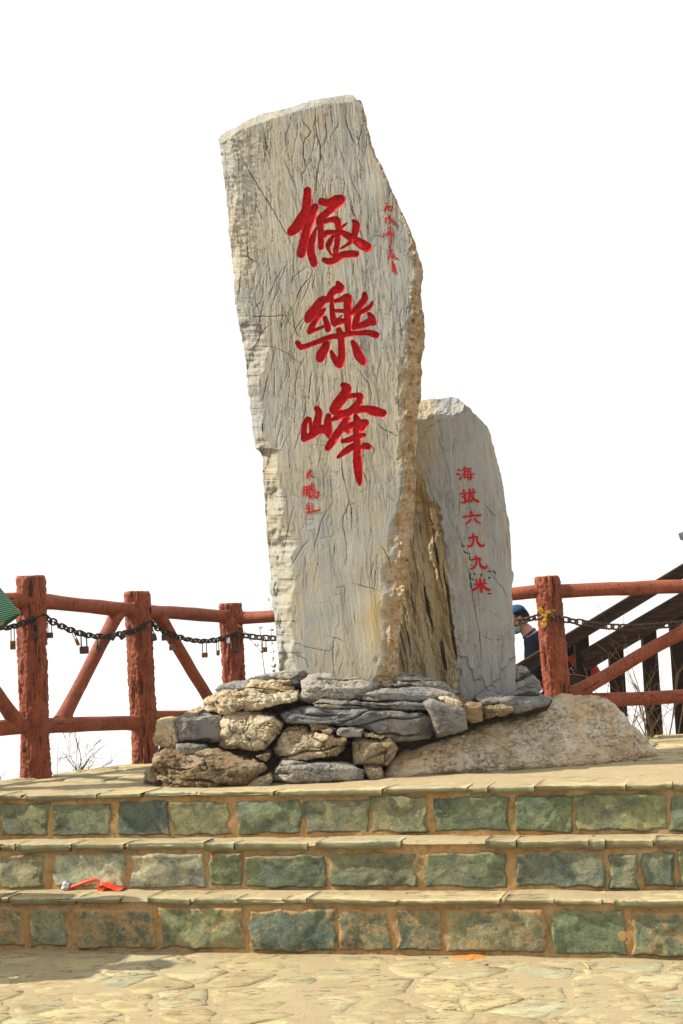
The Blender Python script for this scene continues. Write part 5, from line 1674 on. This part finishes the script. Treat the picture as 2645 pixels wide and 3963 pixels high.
for (u, v), sz_, lb, tl, yw in (((740, 415), 13, 'uppermost gold heart padlock on the right fence post', 160, 35), ((830, 535), 11, 'gold padlock at the centre of the lock cluster on the right post', -15, 25),
                              ((835, 635), 10, 'small gold padlock just above the lowest heart lock', 30, 50), ((820, 725), 13, 'lowest gold heart-shaped padlock on the right fence post', 8, 0)):
    (x, y), = z3c([(u, v)])
    heart(x, y, sz_, lb, tl, yw)
(x, y), = z3c([(905, 460)])
padlock(x, y, 6.5, 11, y - 16, M['gold'], 'gold barrel padlock lying sideways on the right fence post', Y=PR[1] - .14, tilt=84)
(a_, b_) = z3c([(935, 420), (935, 420)])
mb = MB()
mb.tube([at(p[0], p[1], PR[1] - .15) for p in z3c([(880, 430), (960, 420), (1025, 460), (1000, 520), (940, 560), (900, 545)])], .0035, 6)
o = mb.build('rusty_wire', M['lock_brass'], None, (0, 0, 0), True)
tag(o, 'twisted rusty wire loop beside the gold locks on the right post', 'wire')

# ------------------------------------------------------------------ people
def skin(name, verts, edges, radii, mat, parent, base, sub=2, root=0):
    me = bpy.data.meshes.new(name)
    me.from_pydata([tuple(np.array(v) - np.array(base)) for v in verts], edges, [])
    o = link(name, me, parent)
    me.materials.append(mat)
    m = o.modifiers.new('skin', 'SKIN')
    m.use_smooth_shade = True
    for i, d in enumerate(me.skin_vertices[0].data):
        rr = radii[i]
        d.radius = rr if isinstance(rr, tuple) else (rr, rr)
        d.use_root = i == root
    s_ = o.modifiers.new('sub', 'SUBSURF')
    s_.levels = sub; s_.render_levels = sub
    return o


def blob(c, h, R=None, e=2.5, n=20, m=14):
    V, Fs = [], []
    for i in range(m + 1):
        ph = math.pi * (i / m - .5)
        for j in range(n):
            th = 2 * math.pi * j / n
            f = lambda q_: math.copysign(abs(q_) ** (2 / e), q_)
            p = np.array([h[0] * f(math.cos(ph)) * f(math.cos(th)), h[1] * f(math.cos(ph)) * f(math.sin(th)), h[2] * f(math.sin(ph))])
            V.append(np.array(c) + (R @ p if R is not None else p))
    for i in range(m):
        for j in range(n):
            Fs.append((i * n + j, i * n + (j + 1) % n, (i + 1) * n + (j + 1) % n, (i + 1) * n + j))
    return V, Fs


def blob_obj(name, c, h, R, mat, parent, base, e=2.5, keep=None):
    V, Fs = blob(c, h, R, e, 28, 20)
    if keep is not None:
        Vl = np.array([(R.T @ (np.array(v) - c)) if R is not None else np.array(v) - c for v in V])
        Fs = [f for f in Fs if all(keep(Vl[i]) for i in f)]
    mb = MB(); mb.add(V, Fs)
    o = mb.build(name, mat, parent, base, True)
    if keep is not None:
        sm = o.modifiers.new('thick', 'SOLIDIFY'); sm.thickness = .006
    return o


def rotY(deg):
    a = math.radians(deg)
    return np.array([[math.cos(a), 0, math.sin(a)], [0, 1, 0], [-math.sin(a), 0, math.cos(a)]])


# visitor on the stairs behind the fence, stooping to the left
YP = 13.15
px = YP / F
J = lambda x, y, dy=0.: at(float(x), float(y), YP + dy)
pel, mid, che, nek, hd = J(1308, 1592), J(1275, 1528), J(1236, 1480), J(1212, 1450), J(1190, 1424)
ztop = -.62
kn1, kn2 = pel + [-.16, -.10, -.36], pel + [.02, .10, -.40]
ft1, ft2 = np.array([pel[0] - .10, YP - .10, ztop + .05]), np.array([pel[0] + .16, YP + .10, ztop + .05])
PBs = (float(pel[0]), YP, ztop)
pr = thing('person', PBs, 'person in blue cap and navy jacket bending behind the right fence post', 'person')
sh1, sh2 = che + [-.0, -.17, .0], che + [0, .17, .0]
el1, el2 = sh1 + [-.03, -.04, -.27], sh2 + [-.05, .04, -.26]
hn1, hn2 = el1 + [-.20, .03, -.06], el2 + [-.2, 0, -.02]
sk_v = [pel, mid, che, nek, hd - [-.012, 0, .02], sh1, el1, hn1, sh2, el2, hn2, pel + [0, -.09, -.04], kn1, ft1, pel + [0, .09, -.04], kn2, ft2, ft1 + [-.15, 0, -.02], ft2 + [-.15, 0, -.02]]
sk_e = [(0, 1), (1, 2), (2, 3), (3, 4), (2, 5), (5, 6), (6, 7), (2, 8), (8, 9), (9, 10), (0, 11), (11, 12), (12, 13), (0, 14), (14, 15), (15, 16), (13, 17), (16, 18)]
sk_r = [.11, .11, .12, .062, .06, .05, .04, .03, .05, .04, .03, .08, .06, .04, .08, .06, .04, .03, .03]
skin('body', sk_v, sk_e, sk_r, M['skin'], pr, PBs)
for hn, dr_ in ((hn1, -1), (hn2, 1)):           # hands: palm and five fingers
    pass
hv, he, hr = [], [], []
RH = rotY(-24)
hc = hd + np.array([-.005, 0, .01])
V_, F_ = blob(hc, (.098, .075, .118), RH, 2.2, 24, 18)
V_ = [np.array(v) for v in V_]
for i, v in enumerate(V_):                       # jaw and brow: the face looks left and down
    l = RH.T @ (v - hc)
    if l[2] < 0 and l[0] > 0: l[0] *= 1 + l[2] * 3.0
    if l[0] < -.05: l[0] += -.010 * math.exp(-((l[2] + .01) / .03) ** 2 - (l[1] / .02) ** 2) * 2
    V_[i] = hc + RH @ l
mb = MB(); mb.add(V_, F_)
head = mb.build('head', M['skin'], pr, PBs, True)
mbx = MB(); mbx.add(*blob(hc + RH @ np.array([.005, -.076, -.005]), (.018, .009, .03), RH, 2))
mbx.build('ear', M['skin'], head, PBs, True)
blob_obj('hair', hc + RH @ np.array([.012, 0, .006]), np.array((.105, .084, .122)), RH, M['hair'], pr, PBs, 2.2, lambda l: l[0] > -.035 and l[2] > -.075 and (l[0] > .0 or l[2] > .0))
cap_o = blob_obj('cap', hc + RH @ np.array([.0, 0, .03]), np.array((.114, .092, .108)), RH, M['blue'], pr, PBs, 2.3, lambda l: l[2] > .025)
mb = MB()
n = 14
Vb = []
for k_, (q0_, zz_) in enumerate(((.10, .03), (.19, .012))):
    for i in range(n):
        a = math.pi * (i / (n - 1) - .5)
        Vb.append(hc + RH @ np.array([-q0_ * math.cos(a) * (1 if k_ else .95), .085 * math.sin(a), .03 + zz_ * .5]))
mb.add(Vb, [(i, i + 1, n + i + 1, n + i) for i in range(n - 1)])
ob = mb.build('peak', M['blue'], cap_o, PBs, True)
ob.modifiers.new('t', 'SOLIDIFY').thickness = .005
blob_obj('face_mask', hc + RH @ np.array([-.045, 0, -.055]), np.array((.068, .066, .062)), RH, M['mask'], pr, PBs, 2.3, lambda l: l[0] < .02)
mb = MB()
mb.tube([hc + RH @ np.array(p) for p in ((-.03, -.07, -.03), (.0, -.082, .0), (.012, -.08, .02))], .002, 5)
mb.build('mask_strap', M['white'], pr, PBs)
skin('jacket', [pel, mid, che, nek + (che - nek) * .30, sh1, el1, hn1 - (hn1 - el1) * .15, sh2, el2, hn2 - (hn2 - el2) * .15],
     [(0, 1), (1, 2), (2, 3), (2, 4), (4, 5), (5, 6), (2, 7), (7, 8), (8, 9)], [(.21, .21), (.225, .22), (.215, .20), (.09, .09), .12, .085, .05, .12, .085, .05], M['navy'], pr, PBs)
mb = MB()
cl = nek + (che - nek) * .12
ax_ = (nek - che) / np.linalg.norm(nek - che)
u_ = np.cross(ax_, [0, 1, 0]); u_ /= np.linalg.norm(u_)
mb.tube([cl + 0.060 * (u_ * math.cos(a) + np.array([0, 1, 0]) * math.sin(a)) for a in np.linspace(0, 2 * math.pi, 21)[:-1]], .016, 8, closed=True)
mb.build('collar', M['bluetrim'], pr, PBs, True)
skin('trousers', [pel, sk_v[11], kn1, ft1 + [0, 0, .03], sk_v[14], kn2, ft2 + [0, 0, .03]], [(0, 1), (1, 2), (2, 3), (0, 4), (4, 5), (5, 6)], [.13, .095, .078, .055, .095, .078, .055], M['trouser'], pr, PBs)
for f_ in (ft1, ft2):
    mb = MB(); mb.add(*blob(f_ + [-.06, 0, -.015], (.14, .05, .045), None, 2.6))
    mb.build('shoe', M['trouser'], pr, PBs, True)
RBp = rotY(-32)
bc = J(1312, 1530, -.08) + np.array([.05, 0, 0])
bp_ = thing('backpack', tuple(bc), 'red-orange backpack worn by the stooping person behind the right post', 'backpack')
mb = MB(); mb.add(*blob(bc, (.15, .16, .235), RBp, 4, 28, 20))
bpb = mb.build('pack_body', M['orange'], bp_, bc, True)
mb = MB(); mb.add(*blob(bc + RBp @ np.array([-.02, 0, .17]), (.12, .166, .06), RBp, 4, 28, 16))
mb.build('pack_lid', M['navy'], bp_, bc, True)
for s_ in (-1, 1):
    mb = MB()
    mb.tube([bc + RBp @ np.array(p) for p in ((-.09, s_ * .10, .20), (-.20, s_ * .12, .22), (-.34, s_ * .13, .12), (-.36, s_ * .14, -.04), (-.22, s_ * .15, -.16), (-.08, s_ * .13, -.18))], .017, 8)
    mb.build('strap', M['orange'], bp_, bc, True)
mb = MB(); mb.box(bc + RBp @ np.array([-.075, -.150, -.02]), (.022, .018, .16), RBp)
sp = mb.build('side_band', M['navy'], bp_, bc)
mb = MB()
for k_ in range(7):
    mb.box(bc + RBp @ np.array([-.075 + .004 * (k_ % 2), -.1692, -.10 + k_ * .022]), (.007, .0012, .007), RBp)
mb.build('band_print', M['white'], sp, bc)

# visitor at the left edge: loose striped sleeve, hand on hip
YL = 8.55
JL = lambda x, y, dy=0.: at(float(x), float(y), YL + dy)
shr, elb = JL(-72, 1316), JL(8, 1424)
tor = np.array([shr[0] - .17, YL + .02, 0])
PL_ = (float(tor[0]), float(tor[1]), 0.)
pv = thing('person', PL_, 'person at the left edge in a loose green striped short-sleeved top', 'person')
pz = lambda z, dx=0., dy=0.: tor + np.array([dx, dy, z])
hnd = pz(.93, .13, -.05)
bv_ = [pz(.86), pz(1.05), pz(1.26), pz(1.40), pz(1.50), shr, elb, hnd, pz(1.28, -.17), pz(1.0, -.24, -.04), pz(.78, -.22, -.12), pz(.84, .09), pz(.46, .10), pz(.07, .10), pz(.84, -.09), pz(.46, -.10), pz(.07, -.10), pz(.03, .11, -.15), pz(.03, -.11, -.15)]
be_ = [(0, 1), (1, 2), (2, 3), (3, 4), (2, 5), (5, 6), (6, 7), (2, 8), (8, 9), (9, 10), (0, 11), (11, 12), (12, 13), (0, 14), (14, 15), (15, 16), (13, 17), (16, 18)]
skin('body', bv_, be_, [.11, .10, .11, .05, .05, .05, .038, .028, .05, .038, .028, .08, .055, .04, .08, .055, .04, .03, .03], M['skin'], pv, PL_)
mb = MB(); mb.add(*blob(pz(1.53), (.078, .095, .118), None, 2.2)); hdL = mb.build('head', M['skin'], pv, PL_, True)
blob_obj('hair', pz(1.55), np.array((.088, .108, .122)), None, M['hair'], pv, PL_, 2.2, lambda l: l[2] > -.02 or l[1] > .02)
skin('top', [pz(.80), pz(1.05), pz(1.28), pz(1.36), pz(1.28, -.17), pz(1.05, -.23, -.03)], [(0, 1), (1, 2), (2, 3), (2, 4), (4, 5)], [(.18, .14), (.16, .13), (.16, .125), .075, .085, .10], M['stripe'], pv, PL_)
skin('trousers', [pz(.86), pz(.82, .09), pz(.46, .10), pz(.10, .10), pz(.82, -.09), pz(.46, -.10), pz(.10, -.10)], [(0, 1), (1, 2), (2, 3), (0, 4), (4, 5), (5, 6)], [.135, .10, .075, .06, .10, .075, .06], M['trouser'], pv, PL_)
for s_ in (-1, 1):
    mb = MB(); mb.add(*blob(pz(.045, s_ * .105, -.06), (.05, .13, .045), None, 2.6)); mb.build('shoe', M['trouser'], pv, PL_, True)
# the sleeve: an open flaring cone with a hem
hem_c, hemv = JL(4, 1430), JL(44, 1416) - JL(-34, 1468)
axs = hem_c - shr
wdir = hemv / np.linalg.norm(hemv)
ddir = np.array([0, 1., 0])
rows = []
for k_ in range(15):
    w = k_ / 14
    c_ = shr - axs * .12 + axs * (w * 1.14)
    ra_, rb_ = .085 + (np.linalg.norm(hemv) / 2 * 1.0 - .085) * w ** .9, .085 + .015 * w
    rows.append([c_ + ra_ * wdir * math.cos(a) + rb_ * ddir * math.sin(a) * (1 + .06 * math.sin(5 * a + k_ * .3)) for a in np.linspace(0, 2 * math.pi, 33)[:-1]])
V = np.array(rows)
idx = np.arange(15 * 32).reshape(15, 32)
q = np.stack([idx[:-1], np.roll(idx[:-1], -1, 1), np.roll(idx[1:], -1, 1), idx[1:]], -1).reshape(-1, 4)
o = mesh_np('sleeve', V.reshape(-1, 3), q, M['stripe'], pv, True, None, PL_)
o.modifiers.new('t', 'SOLIDIFY').thickness = .004
mb = MB()
mb.tube([V[14][i] for i in range(32)], .006, 6, closed=True)
mb.build('hem', M['stripe'], o, PL_, True)

# unseen people placed left of the picture for their shadow; the second is added to widen it
for SV, lab_, tm_ in ((np.array([-2.86, 7.62, Z4]), 'unseen person in a dark jacket left of the frame, placed to cast the paving shadow', 'navy'), (np.array([-2.95, 7.30, Z4]), 'unseen person in a blue jacket left of the frame, added to widen the paving shadow', 'bluetrim')):
    pw = thing('person', tuple(SV), lab_, 'person')
    sv = lambda x, y, z, SV=SV: SV + np.array([y, x, z])
    jv_ = [sv(0, 0, .90), sv(0, 0, 1.10), sv(0, 0, 1.33), sv(0, 0, 1.46), sv(0, 0, 1.54), sv(.19, 0, 1.36), sv(.25, .02, 1.08), sv(.22, -.12, .88), sv(-.19, 0, 1.36), sv(-.25, .02, 1.08), sv(-.22, -.12, .88),
           sv(.09, 0, .86), sv(.10, 0, .47), sv(.11, .02, .08), sv(-.09, 0, .86), sv(-.10, 0, .47), sv(-.11, .02, .08), sv(.13, -.14, .03), sv(-.13, -.14, .03)]
    skin('body', jv_, be_, [.11, .10, .11, .052, .052, .05, .04, .03, .05, .04, .03, .08, .058, .042, .08, .058, .042, .03, .03], M['skin'], pw, SV)
    mb = MB(); mb.add(*blob(sv(0, -.01, 1.61), (.078, .098, .122), None, 2.2)); mb.build('head', M['skin'], pw, SV, True)
    blob_obj('hair', sv(0, 0, 1.63), np.array((.086, .106, .122)), None, M['hair'], pw, SV, 2.2, lambda l: l[2] > -.01 or l[1] > .03)
    skin('jacket', [jv_[0], jv_[1], jv_[2], jv_[3] - [0, 0, .03], jv_[5], jv_[6], jv_[7], jv_[8], jv_[9], jv_[10]], [(0, 1), (1, 2), (2, 3), (2, 4), (4, 5), (5, 6), (2, 7), (7, 8), (8, 9)],
         [(.19, .15), (.18, .14), (.18, .14), .08, .085, .068, .05, .085, .068, .05], M[tm_], pw, SV)
    skin('trousers', [jv_[0], jv_[11], jv_[12], jv_[13], jv_[14], jv_[15], jv_[16]], [(0, 1), (1, 2), (2, 3), (0, 4), (4, 5), (5, 6)], [.14, .10, .08, .06, .10, .08, .06], M['trouser'], pw, SV)
    for q_ in (-1, 1):
        mb = MB(); mb.add(*blob(sv(q_ * .115, -.05, .045), (.05, .13, .045), None, 2.6)); mb.build('shoe', M['trouser'], pw, SV, True)

# ------------------------------------------------------------------ boardwalk, stair railing, pavilion
mb = MB()
bw = None
PW = (1.9, 12.6, ztop)
bw = thing('boardwalk', PW, 'timber landing below the back of the terrace', 'boardwalk', None, 'structure')
for k_ in range(11):
    mb = MB(); mb.box((1.9, 11.75 + k_ * .205, ztop - .03), (1.6, .098, .03)); mb.build('plank', M['timber'], bw, PW)
mb = MB()
for x in (.6, 1.9, 3.2):
    for y in (11.8, 13.3): mb.box((x, y, -.95), (.06, .06, .3))
mb.build('footing', M['timber'], bw, PW)
YS = 12.75
zv = lambda u, v, Y: at(*[float(q_) for q_ in zZ([(u, v)])[0]], Y)


def beam(mb, a, b, hh, hd_):
    a, b = np.array(a), np.array(b)
    d = b - a; L = np.linalg.norm(d); d = d / L
    s_ = np.cross(d, [0, 0, 1.]); s_ /= np.linalg.norm(s_)
    R = np.stack([d, s_, np.cross(s_, d)], -1)
    mb.box((a + b) / 2, (L / 2, hd_, hh), R)


def railing(Y, label, dx):
    A = zv(60, 1500, Y)
    root = thing('stair_railing', (float(A[0]), Y, ztop), label, 'railing')
    bs = root.location
    off_ = np.array([dx, 0, 0])
    mb = MB(); beam(mb, zv(40, 1515, Y) + off_, zv(2300, 150, Y) + off_, .052, .03); mb.build('handrail', M['rail_timber'], root, bs)
    mb = MB(); beam(mb, zv(40, 1462, Y) + off_, zv(2300, 97, Y) + off_, .014, .062); mb.build('handrail_cap', M['rail_timber'], root, bs)
    mb = MB(); beam(mb, zv(690, 1341, Y) + off_, zv(2300, 396, Y) + off_, .054, .03); mb.build('mid_rail', M['rail_timber'], root, bs)
    mb = MB(); beam(mb, zv(280, 1722, Y) + off_, zv(660, 1498, Y) + off_, .040, .03); mb.build('mid_rail', M['rail_timber'], root, bs)
    mb = MB(); beam(mb, zv(690, 1425, Y + .02) + off_, zv(2300, 480, Y + .02) + off_, .050, .02); mb.build('mid_rail', M['rail_timber'], root, bs)
    mb = MB(); beam(mb, zv(690, 1296, Y) + off_, zv(2300, 351, Y) + off_, .010, .052); mb.build('mid_rail_cap', M['rail_timber'], root, bs)
    for u, v in ((672, 1110), (975, 1230), (1262, 1080), (1505, 940), (1900, 420), (2250, 220)):
        p = zv(u, v, Y + .09) + off_
        mb = MB(); mb.box(((p[0]), p[1], (p[2] - 1.2) / 2), (.062, .055, (p[2] + 1.2) / 2)); mb.build('baluster_post', M['timber'], root, bs)
    return root


railing(YS, 'dark brown timber stair railing sloping up to the right behind the fence', 0)
tip = at(1557., 1224., 20.)
pv2 = thing('pavilion', (float(tip[0] + 1.95), 18.05, -1.), 'dark tiled pavilion roof corner at the right edge', 'pavilion')
bs = pv2.location
Hc = np.array([tip[0] + 1.95, 18.05, tip[2]])
mb = MB()
n = 12
Vr = []
for ring, (sz_, up_) in enumerate(((1.95, 0), (1.5, .22), (1.0, .55), (.5, 1.05), (.06, 1.6))):
    for s_ in range(4):
        for k_ in range(n):
            w = k_ / n
            cs = [(-1, -1), (1, -1), (1, 1), (-1, 1)]
            a, b = np.array(cs[s_]), np.array(cs[(s_ + 1) % 4])
            p = (a + (b - a) * w) * sz_
            lift = .16 * abs(2 * w - 1) ** 3 * (sz_ / 1.95) ** 2 - .16
            Vr.append(Hc + [p[0], p[1], up_ + lift])
m = 4 * n
Fr = [(r_ * m + i, r_ * m + (i + 1) % m, (r_ + 1) * m + (i + 1) % m, (r_ + 1) * m + i) for r_ in range(4) for i in range(m)] + [tuple(range(4 * m, 5 * m))]
mb.add(Vr, Fr)
ro = mb.build('roof', M['tile'], pv2, bs)
ro.modifiers.new('t', 'SOLIDIFY').thickness = .09
for a in (-1, 1):
    for b in (-1, 1):
        mb = MB(); mb.tube([Hc + [a * 1.4, b * 1.4, -.05], np.array([Hc[0] + a * 1.4, Hc[1] + b * 1.4, -3.5])], .11, 16); mb.build('column', M['fence'], pv2, bs, True)
for b in (-1, 1):
    mb = MB(); mb.box(Hc + [0, b * 1.4, -.12], (1.5, .06, .09)); mb.build('eave_beam', M['fence'], pv2, bs)

# ------------------------------------------------------------------ shrubs
def shrub(name, base, stems, label, mat, seed, spread, height, r0, buds=None, lean=(0, 0), kids=3, cat='shrub', dens=1.0):
    rr = random.Random(seed)
    root = thing(name, tuple(base), label, cat)
    mb = MB()
    tips = []

    def grow(p, d, L, rd, depth):
        pts = [p]
        rads = [rd]
        n = 5
        for i in range(n):
            d = d + Vector((rr.gauss(0, .10), rr.gauss(0, .10), rr.gauss(0, .06)))
            d.normalize()
            p = p + d * (L / n)
            pts.append(p); rads.append(rd * (1 - .55 * (i + 1) / n))
            if depth > 0 and rr.random() < .62 * dens:
                dd = (d + Vector((rr.gauss(0, .55), rr.gauss(0, .4), rr.gauss(.1, .3)))).normalized()
                grow(p, dd, L * rr.uniform(.3, .6), rads[-1] * .65, depth - 1)
            if buds: tips.append((p, d))
        mb.tube([tuple(q_) for q_ in pts], [max(.0012, q_) for q_ in rads], 5)
        tips.append((p, d))
    for i in range(stems):
        d = Vector((rr.gauss(lean[0], spread), rr.gauss(lean[1], spread * .6), 1)).normalized()
        grow(Vector(base) + Vector((rr.gauss(0, .03), rr.gauss(0, .03), 0)), d, height * rr.uniform(.6, 1.05), r0 * rr.uniform(.7, 1.1), kids)
    mb.build('branches', mat, root, base)
    if buds:
        mb = MB()
        for p, d in tips:
            for k_ in range(rr.choice((2, 3, 4))):
                dd = (d * .6 + Vector((rr.gauss(0, .7), rr.gauss(0, .7), rr.gauss(.2, .6)))).normalized()
                s_ = dd.cross(Vector((rr.random(), rr.random(), rr.random()))).normalized()
                L = buds * rr.uniform(.6, 1.2)
                mb.add([p, p + dd * L * .5 + s_ * L * .2, p + dd * L, p + dd * L * .5 - s_ * L * .2], [(0, 1, 2, 3)])
        ob = mb.build('leaf_buds', M['bud'], root, base)
        ob['kind'] = 'stuff'
    return root


def gp(x, y, Y, z):
    p = at(float(x), float(y), Y); p[2] = z
    return p


shrub('bare_shrub', gp(1452, 1690, 11.15, -.55), 7, 'bare tan shrub between the first stair posts at the right', M['twig'], 5, .30, .95, .0085, None, (-.10, 0), 2)
shrub('bare_shrub', gp(1520, 1690, 11.0, -.5), 8, 'bare tan shrub with upright canes in front of the rightmost stair posts', M['twig'], 9, .22, 1.0, .009, None, (-.12, 0), 2)
shrub('bare_shrub', gp(1400, 1690, 11.3, -.5), 4, 'low bare shrub just right of the speckled boulder', M['twig'], 15, .5, .7, .007, None, (.1, 0), 2)
shrub('bare_shrub', gp(125, 1785, 10.1, -.42), 5, 'leafless dark shrub right of the nearest left fence post', M['twig_dark'], 3, .30, .62, .0085, None, (.30, 0), 3)
shrub('bare_shrub', gp(60, 1790, 9.9, -.42), 3, 'leafless dark shrub at the left edge behind the fence', M['twig_dark'], 21, .3, .60, .0085, None, (-.55, 0), 2, 'shrub', .7)
shrub('budding_shrub', gp(650, 1545, 10.15, .02), 3, 'thin shrub with pink and green buds left of the tall stone', M['twig_dark'], 8, .10, .98, .006, .030, (-.36, 0), 1, 'shrub', .8)
shrub('budding_shrub', gp(505, 1575, 10.3, .05), 2, 'tiny budding sprig above the left end of the rock plinth', M['twig_dark'], 12, .05, .56, .005, .030, (-.12, 0), 0, 'shrub')

# ------------------------------------------------------------------ litter on the steps and pavement
zL = frame(200, 3380, 320 / 1568)
LT = lambda u, v, z: pl(*[float(q_) for q_ in zL([(u, v)])[0]], z)
b0 = LT(1080, 360, Z3)
bs = tuple(b0)
bag = thing('plastic_wrapper', bs, 'torn red-orange plastic wrapper with a long strap lying on the lowest step', 'wrapper')
k7 = 7.5 / F * .121
nu, nv = 40, 16
u, v = np.meshgrid(np.linspace(0, 1, nu), np.linspace(0, 1, nv))
bx = (u - .46) * 570 * k7
prof_h = np.interp(u, [0, .08, .2, .4, .6, .75, 1], [.75, .55, .95, 1.0, .55, .28, .22])
a_ = v * math.pi * 1.5 - .35
hgt = prof_h * 150 * k7 * (.52 - .48 * np.cos(np.clip(a_, 0, 9)))
dep_ = np.sin(a_) * (.035 + .02 * u) + .01
bz = .004 + np.maximum(0, hgt) + fbm(np.stack([u * 7, v * 4, u * 0], -1), 3, 4) * .004
P = np.stack([b0[0] + bx * SD[0] + dep_ * .2, b0[1] + .03 + bx * SD[1] + dep_, Z3 + bz], -1)
idx = np.arange(u.size).reshape(u.shape)
q = np.stack([idx[:-1, :-1], idx[:-1, 1:], idx[1:, 1:], idx[1:, :-1]], -1).reshape(-1, 4)
o = mesh_np('pouch', P.reshape(-1, 3), q, M['plastic'], bag, True, None, bs)
o.modifiers.new('t', 'SOLIDIFY').thickness = .0015
st_pts = [(330, 300, 0), (360, 275, 18), (500, 225, 62), (640, 175, 105), (780, 135, 150), (850, 128, 160), (900, 155, 130), (915, 205, 85), (890, 240, 50)]
yst = LT(600, 330, Z3)[1] + .02
pp = [at(*[float(q_) for q_ in zL([(a, b)])[0]], yst + (a - 600) * -.00006) for a, b, _ in st_pts]
pp = smooth_line(pp, 4)
Vs = np.concatenate([pp + np.array([0, -.006, .010]), pp + np.array([0, -.010, 0]), pp + np.array([0, -.002, -.008])])
m = len(pp)
i = np.arange(m - 1)
q = np.concatenate([np.stack([i, i + 1, i + 1 + m, i + m], -1), np.stack([i + m, i + 1 + m, i + 1 + 2 * m, i + 2 * m], -1)])
o = mesh_np('strap', Vs, q, M['plastic'], bag, True, None, bs)
o.modifiers.new('t', 'SOLIDIFY').thickness = .0015
fo = LT(262, 330, Z3)
V_, F_ = blob(fo + [0, .01, .024], (.022, .014, .028), rotY(28), 2.2, 20, 14)
V_ = np.array(V_); V_ += fbm(V_ * 90, 3, 3)[:, None] * .0045
mb = MB(); mb.add(V_, F_)
mb.build('foil_end', M['foil'], bag, bs)


def pebble(x, y, s_, label, mat=None, seed=1):
    p = pl(float(x), float(y), Z4)
    V_, F_ = blob(p + [0, 0, s_ * .45], (s_, s_ * .8, s_ * .6), None, 2.4, 14, 10)
    V_ = np.array(V_); V_ += fbm(V_ / s_ * .9, 3, seed)[:, None] * s_ * .14
    mb = MB(); mb.add(V_ - p, F_)
    o = mb.build('pebble', mat or M['pebble'], None)
    o.location = p
    tag(o, label, 'pebble')


pebble(914, 2188, .0155, 'dark pebble at the foot of the lowest step', None, 2)
pebble(1118, 2216, .008, 'tiny dark pebble on the paving below the orange sand', None, 5)
pebble(986, 2199, .006, 'tiny pebble on the paving right of the dark pebble', None, 7)
pc = pl(1091., 2197., Z4)
n_, m_ = 30, 10
V = [pc + [0, 0, .012]]
for k_ in range(1, m_ + 1):
    for j in range(n_):
        a = 2 * math.pi * j / n_
        R_ = (k_ / m_) * (1 + .35 * float(vnoise(np.array([math.cos(a) * 2, math.sin(a) * 2, 4.]), 3)))
        V.append(pc + [R_ * .10 * math.cos(a), R_ * .075 * math.sin(a), max(-.004, .011 * (1 - (k_ / m_) ** 1.5) + .004 * float(vnoise(np.array([k_ * .9, j * .7, 1.]), 2)))])
Fs = [(0, 1 + j, 1 + (j + 1) % n_) for j in range(n_)] + [(1 + k_ * n_ + j, 1 + (k_ + 1) * n_ + j, 1 + (k_ + 1) * n_ + (j + 1) % n_, 1 + k_ * n_ + (j + 1) % n_) for k_ in range(m_ - 1) for j in range(n_)]
mb = MB(); mb.add(V, Fs)
o = mb.build('sand_heap', M['sand'], None, (0, 0, 0), True)
tag(o, 'thin spill of orange sand at the foot of the lowest step', 'sand', None, 'stuff')
p_, q_ = pl(1339., 2213., Z4), pl(1353., 2226., Z4)
mb = MB(); mb.tube([p_ + [0, 0, .007], (p_ + q_) / 2 + [0, 0, .010], q_ + [0, 0, .006]], [.003, .004, .002], 5)
o = mb.build('straw', M['straw'], None)
tag(o, 'yellow straw lying on the paving at the lower right', 'straw')
